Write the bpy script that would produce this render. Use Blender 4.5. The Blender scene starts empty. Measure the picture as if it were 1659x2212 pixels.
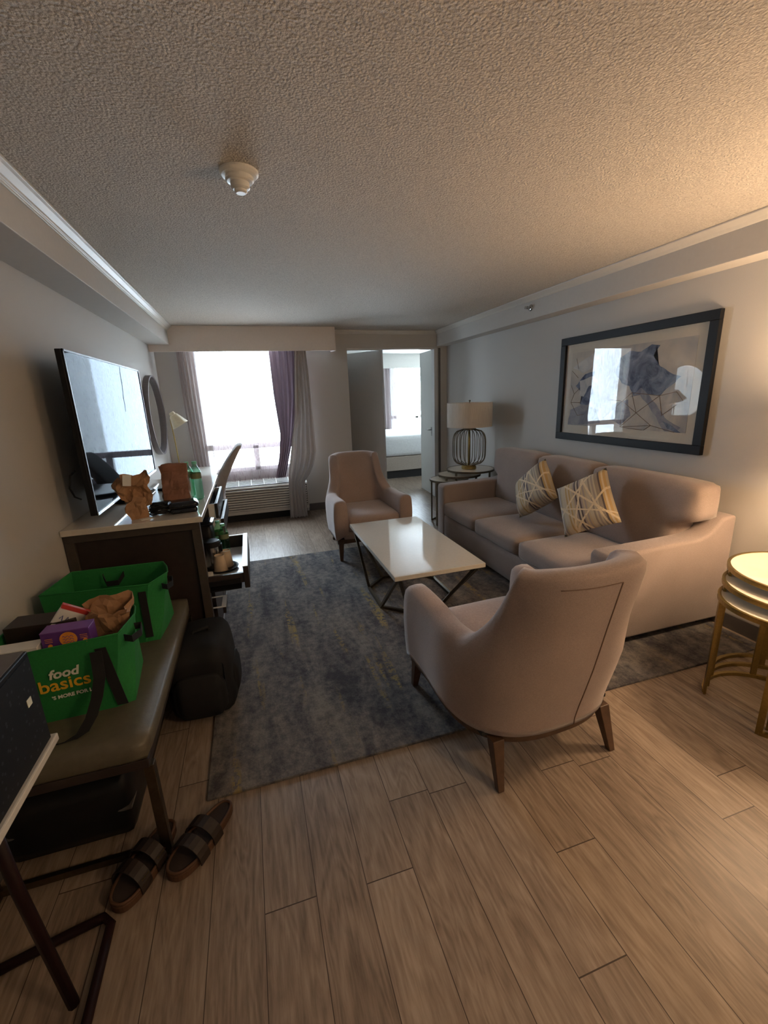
import bpy, bmesh, math, random
from mathutils import Vector, Matrix, noise
random.seed(7)
PI = math.pi
S = bpy.context.scene
COL = S.collection

# ------------------------------------------------------------------ camera
cam_d = bpy.data.cameras.new('camera'); cam = bpy.data.objects.new('camera', cam_d); COL.objects.link(cam)
FPX, YAW, PITCH, ROLL = 934.8, 0.29001, -0.26252, -0.03843
fw = Vector((math.sin(YAW)*math.cos(PITCH), math.cos(YAW)*math.cos(PITCH), math.sin(PITCH)))
rt = Vector((math.cos(YAW), -math.sin(YAW), 0)); up = rt.cross(fw)
r2 = math.cos(ROLL)*rt + math.sin(ROLL)*up; u2 = -math.sin(ROLL)*rt + math.cos(ROLL)*up
m = Matrix((r2, u2, -fw)).transposed().to_4x4(); m.translation = Vector((0, 0, 1.55))
cam.matrix_world = m
cam_d.sensor_fit = 'VERTICAL'; cam_d.sensor_height = 36; cam_d.lens = 36*FPX/2212; cam_d.clip_start = .02
S.camera = cam

# ------------------------------------------------------------------ world, exposure
S.view_settings.view_transform = 'Standard'; S.view_settings.look = 'None'
S.view_settings.gamma = 1; S.view_settings.use_curve_mapping = False
S.view_settings.exposure = 0.68
W = bpy.data.worlds.new('sky'); S.world = W; W.use_nodes = True
bg = W.node_tree.nodes['Background']; bg.inputs[0].default_value = (.70, .86, 1.0, 1); bg.inputs[1].default_value = 25.0

H = 2.41          # ceiling
WL, WR = -.99, 2.85
YF = 6.07         # window wall
YB = -1.6

def portal(name, x, y, z, sx, sz):
    l = bpy.data.lights.new(name, 'AREA'); l.shape = 'RECTANGLE'; l.size = sx; l.size_y = sz
    l.cycles.is_portal = True
    o = bpy.data.objects.new(name, l); COL.objects.link(o); o.location = (x, y, z); o.rotation_euler = (-PI/2, 0, 0)
portal('living_window_portal', .1, YF+.26, 1.45, 1.5, 1.6)
portal('bedroom_window_portal', 4.2, 10.22, 1.4, 2.2, 1.7)

# ------------------------------------------------------------------ materials
def nt(name):
    mt = bpy.data.materials.new(name); mt.use_nodes = True
    n = mt.node_tree; return mt, n, n.nodes['Principled BSDF']
def N(n, t, **kw):
    x = n.nodes.new(t)
    for k, v in kw.items(): setattr(x, k, v)
    return x
def lk(n, a, b): n.links.new(a, b)
def mathn(n, op, a, b=None, c=None):
    x = N(n, 'ShaderNodeMath', operation=op)
    for i, v in enumerate((a, b, c)):
        if v is None: continue
        if isinstance(v, (int, float)): x.inputs[i].default_value = v
        else: lk(n, v, x.inputs[i])
    return x.outputs[0]
def ramp(n, fac, stops):
    r = N(n, 'ShaderNodeValToRGB'); e = r.color_ramp.elements
    while len(e) < len(stops): e.new(.5)
    for i, (p, c) in enumerate(stops): e[i].position = p; e[i].color = (*c, 1)
    lk(n, fac, r.inputs[0]); return r.outputs[0]
def coords(n, scale=(1, 1, 1), kind='Object'):
    t = N(n, 'ShaderNodeTexCoord'); mp = N(n, 'ShaderNodeMapping'); mp.inputs['Scale'].default_value = scale
    lk(n, t.outputs[kind], mp.inputs[0]); return mp.outputs[0]
def noisen(n, vec, scale, detail=3, rough=.5, dist=0):
    x = N(n, 'ShaderNodeTexNoise'); x.inputs['Scale'].default_value = scale; x.inputs['Detail'].default_value = detail
    x.inputs['Roughness'].default_value = rough; x.inputs['Distortion'].default_value = dist
    lk(n, vec, x.inputs['Vector']); return x.outputs[0]
def bump(n, b, h, strength=.3, dist=.01):
    x = N(n, 'ShaderNodeBump'); x.inputs['Strength'].default_value = strength; x.inputs['Distance'].default_value = dist
    lk(n, h, x.inputs['Height']); lk(n, x.outputs[0], b.inputs['Normal'])
def plain(name, c, rough=.6, metal=0, var=.06, vs=40, bs=0, bsc=200, spec=.5, sheen=0, bd=.002):
    mt, n, b = nt(name)
    v = coords(n); t = noisen(n, v, vs)
    lo = tuple(max(0, x*(1-var)) for x in c); hi = tuple(min(1, x*(1+var)) for x in c)
    lk(n, ramp(n, t, [(.3, lo), (.7, hi)]), b.inputs['Base Color'])
    b.inputs['Roughness'].default_value = rough; b.inputs['Metallic'].default_value = metal
    b.inputs['Specular IOR Level'].default_value = spec
    if sheen: b.inputs['Sheen Weight'].default_value = sheen; b.inputs['Sheen Roughness'].default_value = .4
    if bs: bump(n, b, noisen(n, v, bsc, 2), bs, bd)
    return mt
M = {}
M['wall'] = plain('wallpaper', (.50, .485, .46), .7, bs=.25, bsc=260, var=.03, vs=300)
M['soffit'] = plain('soffit_paint', (.52, .50, .47), .7, bs=.15, bsc=260, var=.02)
M['crown'] = plain('crown_paint', (.58, .56, .52), .45, var=.02)
M['valance'] = plain('valance_board', (.72, .65, .60), .6, var=.02)
M['door'] = plain('door_paint', (.58, .58, .58), .45, var=.02)
M['doorwhite'] = plain('door_white', (.58, .58, .55), .45, var=.02)
M['base'] = plain('dark_baseboard', (.11, .10, .095), .5)
M['white'] = plain('white_plastic', (.75, .74, .70), .4, var=.02)
M['ptac'] = plain('beige_metal_housing', (.56, .52, .47), .45, var=.02)
M['dark'] = plain('dark_void', (.02, .02, .02), .7)
M['black'] = plain('black_plastic', (.010, .010, .011), .4, spec=.25)
M['rim'] = plain('mirror_rim', (.15, .13, .135), .4)
M['blackgloss'] = plain('black_gloss', (.012, .013, .018), .15)
M['blackfab'] = plain('black_nylon', (.005, .005, .006), .75, bs=.4, bsc=500)
M['strap'] = plain('black_webbing', (.008, .008, .008), .85, bs=.3, bsc=600)
M['gold'] = plain('brushed_brass', (.35, .26, .095), .3, 1, var=.1, vs=90)
M['bronze'] = plain('dark_bronze', (.16, .13, .09), .33, 1, var=.12, vs=60)
M['steel'] = plain('steel', (.5, .5, .5), .25, 1)
M['legwood'] = plain('walnut_leg', (.085, .045, .025), .45, var=.25, vs=30)
M['darkwood'] = plain('espresso_laminate', (.028, .019, .016), .45, var=.15, vs=25)
M['edgewood'] = plain('greybrown_edge', (.055, .045, .037), .45, var=.12, vs=30)
M['quartz'] = plain('white_quartz', (.60, .57, .51), .06, var=.03, vs=60)
M['marble'] = plain('cream_stone', (.80, .74, .63), .12, var=.04, vs=8)
M['drawerin'] = plain('white_melamine', (.84, .86, .88), .3, var=.02)
M['leather'] = plain('olive_leather', (.115, .10, .068), .42, bs=.25, bsc=160, var=.08)
M['kraft'] = plain('kraft_paper', (.36, .20, .10), .75, bs=.3, bsc=30, var=.12, vs=14)
M['kraftred'] = plain('kraft_paper_reddish', (.27, .13, .085), .75, bs=.3, bsc=30, var=.1, vs=14)
M['green'] = plain('green_tote_fabric', (.010, .185, .036), .8, bs=.3, bsc=400, var=.08, vs=120)
M['cork'] = plain('sandal_sole', (.09, .04, .018), .7)
M['sandal'] = plain('sandal_leather', (.022, .013, .009), .5)
M['suede'] = plain('dark_suede_insole', (.03, .018, .013), .8)
M['yellowink'] = plain('yellow_ink', (.75, .42, .02), .7)
M['whiteink'] = plain('white_ink', (.70, .72, .60), .7)
M['purple'] = plain('purple_carton', (.11, .035, .22), .45)
M['purplelid'] = plain('purple_carton_top', (.20, .085, .33), .45)
M['orange'] = plain('orange_print', (.80, .30, .04), .5)
M['redp'] = plain('red_print', (.5, .04, .03), .5)
M['blueink'] = plain('blue_ink', (.03, .06, .28), .5)
M['mat'] = plain('cream_mat_board', (.62, .57, .48), .8, var=.02)
M['frameblack'] = plain('black_frame', (.010, .011, .014), .45, spec=.2)
M['goldline'] = plain('gold_line', (.20, .11, .055), .4, .2)
M['cup'] = plain('kraft_cup', (.60, .47, .33), .7)
M['creamlamp'] = plain('cream_enamel', (.72, .64, .46), .35)
M['maroon'] = plain('dark_red_tube', (.014, .004, .004), .5, spec=.25)
M['bedwhite'] = plain('white_duvet', (.80, .82, .82), .8, bs=.2, bsc=8, bd=.02)
M['bedbase'] = plain('beige_bed_base', (.42, .36, .30), .8)
M['deskfab'] = plain('desk_chair_fabric', (.38, .33, .30), .85, bs=.3, bsc=500)

def fabric(name, c):
    mt, n, b = nt(name)
    v = coords(n)
    a = noisen(n, v, 420, 2); a2 = noisen(n, v, 6, 3); wv = noisen(n, coords(n, (1, 1, 14)), 90, 2)
    s = mathn(n, 'ADD', mathn(n, 'MULTIPLY', a, .55), mathn(n, 'ADD', mathn(n, 'MULTIPLY', a2, .15), mathn(n, 'MULTIPLY', wv, .3)))
    lk(n, ramp(n, s, [(.36, tuple(x*.78 for x in c)), (.64, tuple(x*1.2 for x in c))]), b.inputs['Base Color'])
    b.inputs['Roughness'].default_value = .9; b.inputs['Sheen Weight'].default_value = .35; b.inputs['Sheen Roughness'].default_value = .45
    b.inputs['Specular IOR Level'].default_value = .2
    bump(n, b, a, .35, .002)
    return mt
M['armfab'] = fabric('rose_taupe_weave', (.37, .285, .255))
M['seam'] = plain('seam_thread', (.20, .13, .10), .9)
M['sofafab'] = fabric('taupe_weave', (.30, .24, .218))

# popcorn ceiling
mt, n, b = nt('popcorn_ceiling')
v = coords(n); a = noisen(n, v, 120, 3, .6); vo = N(n, 'ShaderNodeTexVoronoi'); vo.inputs['Scale'].default_value = 110; lk(n, v, vo.inputs['Vector'])
hgt = mathn(n, 'SUBTRACT', a, mathn(n, 'MULTIPLY', vo.outputs[0], .55))
lk(n, ramp(n, hgt, [(.05, (.50, .46, .41)), (.6, (.72, .67, .60))]), b.inputs['Base Color'])
b.inputs['Roughness'].default_value = .9; bump(n, b, hgt, .8, .009); M['ceiling'] = mt

# plank floor (boards along Y, 16.25 cm wide, 1.22 m long)
mt, n, b = nt('vinyl_plank_floor')
tc = N(n, 'ShaderNodeTexCoord'); sp = N(n, 'ShaderNodeSeparateXYZ'); lk(n, tc.outputs['Object'], sp.inputs[0])
X, Y = sp.outputs[0], sp.outputs[1]
u = mathn(n, 'DIVIDE', mathn(n, 'SUBTRACT', X, .041), .1625); row = mathn(n, 'FLOOR', u); fu = mathn(n, 'FRACT', u)
wn = N(n, 'ShaderNodeTexWhiteNoise', noise_dimensions='1D'); lk(n, mathn(n, 'ADD', row, 12.3), wn.inputs['W'])
vv = mathn(n, 'ADD', mathn(n, 'DIVIDE', Y, 1.22), wn.outputs[0]); colm = mathn(n, 'FLOOR', vv); fv = mathn(n, 'FRACT', vv)
wn2 = N(n, 'ShaderNodeTexWhiteNoise', noise_dimensions='2D'); cb = N(n, 'ShaderNodeCombineXYZ'); lk(n, row, cb.inputs[0]); lk(n, colm, cb.inputs[1]); lk(n, cb.outputs[0], wn2.inputs['Vector'])
cb2 = N(n, 'ShaderNodeCombineXYZ'); lk(n, mathn(n, 'MULTIPLY', X, 1.0), cb2.inputs[0]); lk(n, mathn(n, 'MULTIPLY', Y, .09), cb2.inputs[1]); lk(n, mathn(n, 'MULTIPLY', wn2.outputs[0], 30), cb2.inputs[2])
g1 = noisen(n, cb2.outputs[0], 75, 5, .65, .3)
cb3 = N(n, 'ShaderNodeCombineXYZ'); lk(n, X, cb3.inputs[0]); lk(n, mathn(n, 'MULTIPLY', Y, .16), cb3.inputs[1]); lk(n, mathn(n, 'MULTIPLY', wn2.outputs[0], 30), cb3.inputs[2])
g2 = noisen(n, cb3.outputs[0], 9, 2, .5, .8)
rings = mathn(n, 'FRACT', mathn(n, 'MULTIPLY', g2, 9)); rings = mathn(n, 'ABSOLUTE', mathn(n, 'SUBTRACT', rings, .5))
gr = mathn(n, 'ADD', mathn(n, 'MULTIPLY', g1, .75), mathn(n, 'MULTIPLY', rings, .28))
gr = mathn(n, 'ADD', gr, mathn(n, 'MULTIPLY', mathn(n, 'SUBTRACT', wn2.outputs[0], .5), .16))
colr = ramp(n, gr, [(.22, (.15, .108, .080)), (.45, (.27, .205, .155)), (.68, (.38, .30, .235))])
ex = mathn(n, 'LESS_THAN', mathn(n, 'ABSOLUTE', mathn(n, 'SUBTRACT', fu, .5)), .492)
ey = mathn(n, 'LESS_THAN', mathn(n, 'ABSOLUTE', mathn(n, 'SUBTRACT', fv, .5)), .4985)
ed = mathn(n, 'MULTIPLY', ex, ey)
mx = N(n, 'ShaderNodeMix', data_type='RGBA'); mx.inputs[6].default_value = (.06, .04, .03, 1); lk(n, ed, mx.inputs[0]); lk(n, colr, mx.inputs[7]); lk(n, mx.outputs[2], b.inputs['Base Color'])
b.inputs['Roughness'].default_value = .40; b.inputs['Specular IOR Level'].default_value = .36
bump(n, b, mathn(n, 'ADD', mathn(n, 'MULTIPLY', g1, .3), ed), .25, .002); M['floor'] = mt

# rug
mt, n, b = nt('rug_pile')
v = coords(n); a = noisen(n, v, 110, 5, .8); bl = noisen(n, coords(n, (3.2, .8, 1)), 2.1, 5, .7, .5)
mot = noisen(n, v, 22, 5, .85)
tt = mathn(n, 'ADD', mathn(n, 'MULTIPLY', bl, .5), mathn(n, 'MULTIPLY', mot, .5))
basec = ramp(n, tt, [(.41, (.098, .094, .104)), (.47, (.160, .150, .154)), (.53, (.235, .217, .206)), (.60, (.33, .30, .265))])
st = noisen(n, coords(n, (7.5, .75, 1)), 1.5, 3, .55, .25); st2 = noisen(n, coords(n, (1, 1, 1)), 34, 4, .7)
mask = mathn(n, 'MULTIPLY', mathn(n, 'SMOOTH_MIN', mathn(n, 'MULTIPLY', mathn(n, 'MAXIMUM', mathn(n, 'SUBTRACT', st, .585), 0), 10), 1, .1), mathn(n, 'GREATER_THAN', st2, .49))
mx = N(n, 'ShaderNodeMix', data_type='RGBA'); lk(n, mask, mx.inputs[0]); lk(n, basec, mx.inputs[6]); mx.inputs[7].default_value = (.42, .32, .14, 1)
lk(n, mx.outputs[2], b.inputs['Base Color']); b.inputs['Roughness'].default_value = .95; b.inputs['Specular IOR Level'].default_value = .15
bump(n, b, a, .9, .014); M['rug'] = mt

def cloth(name, c, transp, transl=.5):
    mt = bpy.data.materials.new(name); mt.use_nodes = True; n = mt.node_tree; n.nodes.clear()
    out = N(n, 'ShaderNodeOutputMaterial'); d = N(n, 'ShaderNodeBsdfDiffuse'); t = N(n, 'ShaderNodeBsdfTranslucent'); tr = N(n, 'ShaderNodeBsdfTransparent')
    cc = ramp(n, noisen(n, coords(n, (40, 40, 3)), 4), [(.3, tuple(x*.9 for x in c)), (.7, c)])
    lk(n, cc, d.inputs[0]); lk(n, cc, t.inputs[0])
    m1 = N(n, 'ShaderNodeMixShader'); m1.inputs[0].default_value = transl; lk(n, d.outputs[0], m1.inputs[1]); lk(n, t.outputs[0], m1.inputs[2])
    m2 = N(n, 'ShaderNodeMixShader'); m2.inputs[0].default_value = transp; lk(n, m1.outputs[0], m2.inputs[1]); lk(n, tr.outputs[0], m2.inputs[2])
    lk(n, m2.outputs[0], out.inputs[0]); return mt
M['sheer'] = cloth('taupe_sheer', (.40, .34, .33), .05, .12)
M['sheerwide'] = cloth('taupe_sheer_single', (.42, .34, .36), .52, .12)
M['sheerpurple'] = cloth('taupe_sheer_bunched', (.25, .19, .23), 0, .025)
M['drape'] = cloth('blackout_drape', (.50, .46, .44), 0, .03)
M['beddrape'] = cloth('bedroom_drape', (.36, .30, .30), .02, .05)
M['shade'] = cloth('linen_lamp_shade', (.86, .80, .73), 0, .45)

def glassy(name, tint=(1, 1, 1), refl=1.0, rough=.01, ior=1.5):
    mt = bpy.data.materials.new(name); mt.use_nodes = True; n = mt.node_tree; n.nodes.clear()
    out = N(n, 'ShaderNodeOutputMaterial'); t = N(n, 'ShaderNodeBsdfTransparent'); t.inputs[0].default_value = (*tint, 1)
    g = N(n, 'ShaderNodeBsdfGlossy'); g.inputs['Roughness'].default_value = rough; g.inputs[0].default_value = (refl, refl, refl, 1)
    f = N(n, 'ShaderNodeFresnel'); ge = N(n, 'ShaderNodeNewGeometry'); lk(n, mathn(n, 'ADD', mathn(n, 'MULTIPLY', ge.outputs['Backfacing'], 1/ior-ior), ior), f.inputs[0]); mm = N(n, 'ShaderNodeMixShader')
    lk(n, f.outputs[0], mm.inputs[0]); lk(n, t.outputs[0], mm.inputs[1]); lk(n, g.outputs[0], mm.inputs[2]); lk(n, mm.outputs[0], out.inputs[0]); return mt
M['glass'] = glassy('picture_glass', refl=.6, ior=1.45)
M['windowglass'] = glassy('window_glass', ior=1.3)
M['greenpet'] = glassy('green_bottle_plastic', (.62, .95, .80), rough=.08, ior=1.5)
mt = bpy.data.materials.new('tv_screen'); mt.use_nodes = True; n = mt.node_tree; n.nodes.clear()
out = N(n, 'ShaderNodeOutputMaterial'); d = N(n, 'ShaderNodeBsdfDiffuse'); d.inputs[0].default_value = (.008, .009, .012, 1)
g = N(n, 'ShaderNodeBsdfGlossy'); g.inputs['Roughness'].default_value = .02; g.inputs[0].default_value = (.23, .25, .27, 1)
f = N(n, 'ShaderNodeFresnel'); f.inputs[0].default_value = 1.28; mm = N(n, 'ShaderNodeMixShader'); lk(n, f.outputs[0], mm.inputs[0]); lk(n, d.outputs[0], mm.inputs[1]); lk(n, g.outputs[0], mm.inputs[2]); lk(n, mm.outputs[0], out.inputs[0]); M['screen'] = mt
mt, n, b = nt('mirror_glass'); b.inputs['Base Color'].default_value = (.85, .88, .87, 1); b.inputs['Metallic'].default_value = 1; b.inputs['Roughness'].default_value = .01; M['mirror'] = mt
mt, n, b = nt('lamp_globe'); b.inputs['Base Color'].default_value = (.9, .8, .6, 1); b.inputs['Emission Color'].default_value = (1, .66, .36, 1); b.inputs['Emission Strength'].default_value = 30; M['globe'] = mt
mt, n, b = nt('hall_diffuser'); b.inputs['Base Color'].default_value = (.9, .85, .7, 1); b.inputs['Emission Color'].default_value = (1, .70, .42, 1); b.inputs['Emission Strength'].default_value = 80; M['hallglow'] = mt

# watercolour print
mt, n, b = nt('watercolour_paper')
v = coords(n); lk(n, ramp(n, noisen(n, v, 3.2, 4, .6, .8), [(.35, (.36, .36, .37)), (.5, (.50, .46, .41)), (.65, (.60, .55, .47))]), b.inputs['Base Color']); b.inputs['Roughness'].default_value = .8; M['print'] = mt
def wash(name, c1, c2):
    mt, n, b = nt(name)
    lk(n, ramp(n, noisen(n, coords(n), 7, 5, .65, 1.2), [(.35, c1), (.65, c2)]), b.inputs['Base Color']); b.inputs['Roughness'].default_value = .8; return mt
M['washblue'] = wash('blue_wash', (.030, .05, .11), (.27, .32, .42))
M['washgrey'] = wash('grey_wash', (.20, .21, .26), (.36, .36, .38))
M['washpale'] = wash('pale_wash', (.45, .47, .48), (.68, .66, .62))

# cushion stripes
mt, n, b = nt('striped_cushion_fabric')
tc = N(n, 'ShaderNodeTexCoord'); sp = N(n, 'ShaderNodeSeparateXYZ'); lk(n, tc.outputs['UV'], sp.inputs[0]); U, V = sp.outputs[0], sp.outputs[1]
wn = N(n, 'ShaderNodeTexWhiteNoise', noise_dimensions='1D'); lk(n, mathn(n, 'FLOOR', mathn(n, 'MULTIPLY', V, 34)), wn.inputs['W'])
sc = N(n, 'ShaderNodeValToRGB'); sc.color_ramp.interpolation = 'CONSTANT'; e = sc.color_ramp.elements
cs = [(0, (.45, .38, .27)), (.14, (.28, .25, .22)), (.26, (.46, .42, .34)), (.42, (.10, .09, .10)), (.50, (.52, .46, .36)), (.64, (.43, .31, .15)), (.76, (.33, .29, .28)), (.88, (.50, .45, .37))]
while len(e) < len(cs): e.new(.5)
for i, (p, c) in enumerate(cs): e[i].position = p; e[i].color = (*c, 1)
lk(n, wn.outputs[0], sc.inputs[0])
def band(a, b_, c, w):  # |a U + b V - c| < w
    s = mathn(n, 'SUBTRACT', mathn(n, 'ADD', mathn(n, 'MULTIPLY', U, a), mathn(n, 'MULTIPLY', V, b_)), c)
    return mathn(n, 'LESS_THAN', mathn(n, 'ABSOLUTE', s), w)
bb = None
for q in ((1, .9, .72, .022), (1, .9, 1.25, .022), (.9, -1, -.15, .022), (.9, -1, .35, .022), (.35, 1, .62, .018), (1.6, -.6, .75, .022), (.3, -1, -.55, .018)):
    x = band(*q); bb = x if bb is None else mathn(n, 'MAXIMUM', bb, x)
fuzz = noisen(n, coords(n), 160, 2); bb = mathn(n, 'MULTIPLY', bb, mathn(n, 'GREATER_THAN', fuzz, .38))
mx = N(n, 'ShaderNodeMix', data_type='RGBA'); lk(n, bb, mx.inputs[0]); lk(n, sc.outputs[0], mx.inputs[6]); mx.inputs[7].default_value = (.66, .57, .42, 1)
lk(n, mx.outputs[2], b.inputs['Base Color']); b.inputs['Roughness'].default_value = .9; bump(n, b, fuzz, .5, .003); M['stripe'] = mt

# patterned black carton
mt, n, b = nt('black_patterned_carton')
vo = N(n, 'ShaderNodeTexVoronoi'); vo.inputs['Scale'].default_value = 55; lk(n, coords(n), vo.inputs['Vector'])
msk = mathn(n, 'LESS_THAN', vo.outputs[0], .22)
mx = N(n, 'ShaderNodeMix', data_type='RGBA'); lk(n, msk, mx.inputs[0]); mx.inputs[6].default_value = (.003, .003, .004, 1); mx.inputs[7].default_value = (.03, .035, .04, 1); lk(n, mx.outputs[2], b.inputs['Base Color']); b.inputs['Roughness'].default_value = .5; M['speck'] = mt

# ------------------------------------------------------------------ mesh helpers
def link(name, bm, mat, parent=None, smooth=False, bevel=0, seg=2, sub=0, loc=None, recalc=True):
    if recalc: bmesh.ops.recalc_face_normals(bm, faces=bm.faces)
    me = bpy.data.meshes.new(name); bm.to_mesh(me); bm.free()
    o = bpy.data.objects.new(name, me); COL.objects.link(o)
    me.materials.append(M[mat] if isinstance(mat, str) else mat)
    if smooth:
        for p in me.polygons: p.use_smooth = True
    if bevel:
        md = o.modifiers.new('bevel', 'BEVEL'); md.width = bevel; md.segments = seg; md.limit_method = 'ANGLE'; md.angle_limit = math.radians(40)
    if sub:
        md = o.modifiers.new('sub', 'SUBSURF'); md.levels = sub; md.render_levels = sub
    if parent is not None: o.parent = parent
    if loc: o.location = loc
    return o
def thing(name, label, cat, loc=(0, 0, 0), rz=0, group=None):
    o = bpy.data.objects.new(name, None); COL.objects.link(o); o.location = loc; o.rotation_euler = (0, 0, rz)
    o.empty_display_size = .1
    tag(o, label, cat, group); return o
def tag(o, label, cat, group=None):
    o['label'] = label; o['category'] = cat
    if group: o['group'] = group
    return o
def struct(name, bm, mat, **kw):
    o = link(name, bm, mat, **kw); o['kind'] = 'structure'; return o
def B(*boxes):
    bm = bmesh.new()
    for bx in boxes: addbox(bm, *bx)
    return bm
def addbox(bm, x0, x1, y0, y1, z0, z1):
    vs = [bm.verts.new(p) for p in ((x0, y0, z0), (x1, y0, z0), (x1, y1, z0), (x0, y1, z0), (x0, y0, z1), (x1, y0, z1), (x1, y1, z1), (x0, y1, z1))]
    for f in ((0, 3, 2, 1), (4, 5, 6, 7), (0, 1, 5, 4), (1, 2, 6, 5), (2, 3, 7, 6), (3, 0, 4, 7)): bm.faces.new([vs[i] for i in f])
def prism(bm, pts, axis, a, b):
    """extrude a 2-D outline along axis x/y/z from a to b"""
    def P3(p, t):
        return {'x': (t, p[0], p[1]), 'y': (p[0], t, p[1]), 'z': (p[0], p[1], t)}[axis]
    A = [bm.verts.new(P3(p, a)) for p in pts]; Bv = [bm.verts.new(P3(p, b)) for p in pts]
    k = len(pts); bm.faces.new(A); bm.faces.new(Bv[::-1])
    for i in range(k): bm.faces.new((A[i], A[(i+1) % k], Bv[(i+1) % k], Bv[i]))
def tube(bm, path, r, seg=8, square=False, closed=False):
    path = [Vector(p) for p in path]; rings = []; k = len(path)
    prevn = None
    for i, p in enumerate(path):
        if closed: d = path[(i+1) % k]-path[i-1]
        else: d = path[min(i+1, k-1)]-path[max(i-1, 0)]
        d.normalize()
        if prevn is None:
            ref = Vector((0, 0, 1)) if abs(d.z) < .9 else Vector((1, 0, 0))
            nn = (ref - d*ref.dot(d)).normalized()
        else: nn = (prevn - d*prevn.dot(d)).normalized()
        prevn = nn; bi = d.cross(nn)
        rr = r[i] if isinstance(r, (list, tuple)) else r
        if square: offs = [(1, 1), (-1, 1), (-1, -1), (1, -1)]
        else: offs = [(math.cos(2*PI*j/seg), math.sin(2*PI*j/seg)) for j in range(seg)]
        rings.append([bm.verts.new(p + nn*a*rr + bi*b_*rr) for a, b_ in offs])
    s = len(rings[0])
    for i in range(k-1 + (1 if closed else 0)):
        A, C = rings[i], rings[(i+1) % k]
        for j in range(s): bm.faces.new((A[j], A[(j+1) % s], C[(j+1) % s], C[j]))
    if not closed: bm.faces.new(rings[0][::-1]); bm.faces.new(rings[-1])
def TB(*paths, r=.01, seg=8, square=False, closed=False):
    bm = bmesh.new()
    for p in paths: tube(bm, p, r, seg, square, closed)
    return bm
def lathe(bm, prof, seg=32, cx=0, cy=0, cz=0):
    rings = []
    for r, z in prof:
        if r < 1e-6: rings.append([bm.verts.new((cx, cy, cz+z))])
        else: rings.append([bm.verts.new((cx+r*math.cos(2*PI*j/seg), cy+r*math.sin(2*PI*j/seg), cz+z)) for j in range(seg)])
    for A, C in zip(rings, rings[1:]):
        for j in range(seg):
            k = (j+1) % seg
            if len(A) == 1 and len(C) == 1: continue
            if len(A) == 1: bm.faces.new((A[0], C[j], C[k]))
            elif len(C) == 1: bm.faces.new((A[j], A[k], C[0]))
            else: bm.faces.new((A[j], A[k], C[k], C[j]))
def LA(prof, seg=32, **kw):
    bm = bmesh.new(); lathe(bm, prof, seg, **kw); return bm
def soft(x0, x1, y0, y1, z0, z1, puff=.02, r=.03, n=(14, 14, 5), lump=.0, seed=0):
    """upholstered block: rounded box whose faces crown outwards"""
    bm = bmesh.new()
    cx, cy, cz = (x0+x1)/2, (y0+y1)/2, (z0+z1)/2; hx, hy, hz = (x1-x0)/2, (y1-y0)/2, (z1-z0)/2
    grid = {}
    def vert(i, j, k):
        key = (i, j, k)
        if key in grid: return grid[key]
        a, b_, c = 2*i/n[0]-1, 2*j/n[1]-1, 2*k/n[2]-1
        p = Vector((a*hx, b_*hy, c*hz))
        core = Vector((max(-hx+r, min(hx-r, p.x)), max(-hy+r, min(hy-r, p.y)), max(-hz+r, min(hz-r, p.z))))
        d = p-core
        if d.length > 1e-7: d = d.normalized()*r
        q = core + d
        cr = lambda t: max(0, 1-t**4)
        nrm = Vector((1 if a > .99 else -1 if a < -.99 else 0, 1 if b_ > .99 else -1 if b_ < -.99 else 0, 1 if c > .99 else -1 if c < -.99 else 0))
        if abs(nrm.x)+abs(nrm.y)+abs(nrm.z) == 1:
            w = (cr(b_)*cr(c) if nrm.x else cr(a)*cr(c) if nrm.y else cr(a)*cr(b_))
            q += nrm*puff*w
        if lump: q += Vector((0, 0, lump*noise.noise(Vector((q.x*4+seed, q.y*4, q.z*4)))))
        grid[key] = bm.verts.new(q+Vector((cx, cy, cz))); return grid[key]
    def q4(f): bm.faces.new([vert(*t) for t in f])
    nx, ny, nz = n
    for i in range(nx):
        for j in range(ny):
            q4([(i, j, 0), (i, j+1, 0), (i+1, j+1, 0), (i+1, j, 0)]); q4([(i, j, nz), (i+1, j, nz), (i+1, j+1, nz), (i, j+1, nz)])
    for i in range(nx):
        for k in range(nz):
            q4([(i, 0, k), (i+1, 0, k), (i+1, 0, k+1), (i, 0, k+1)]); q4([(i, ny, k), (i, ny, k+1), (i+1, ny, k+1), (i+1, ny, k)])
    for j in range(ny):
        for k in range(nz):
            q4([(0, j, k), (0, j, k+1), (0, j+1, k+1), (0, j+1, k)]); q4([(nx, j, k), (nx, j+1, k), (nx, j+1, k+1), (nx, j, k+1)])
    return bm
def rot(bm, axis, ang, c=(0, 0, 0)):
    bmesh.ops.rotate(bm, verts=bm.verts, cent=c, matrix=Matrix.Rotation(ang, 3, axis)); return bm
def mv(bm, v): bmesh.ops.translate(bm, verts=bm.verts, vec=v); return bm
def copy_tree(o, parent=None):
    c = o.copy(); COL.objects.link(c); c.parent = parent
    for ch in list(o.children): copy_tree(ch, c)
    return c
def smoothstep(a, b_, x):
    t = max(0, min(1, (x-a)/(b_-a))); return t*t*(3-2*t)
def interp(keys, z):
    keys = sorted(keys)
    if z <= keys[0][0]: return keys[0][1]
    for (a, va), (b_, vb) in zip(keys, keys[1:]):
        if z <= b_: t = (z-a)/(b_-a); return va+(vb-va)*t
    return keys[-1][1]
FONT = None
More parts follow.
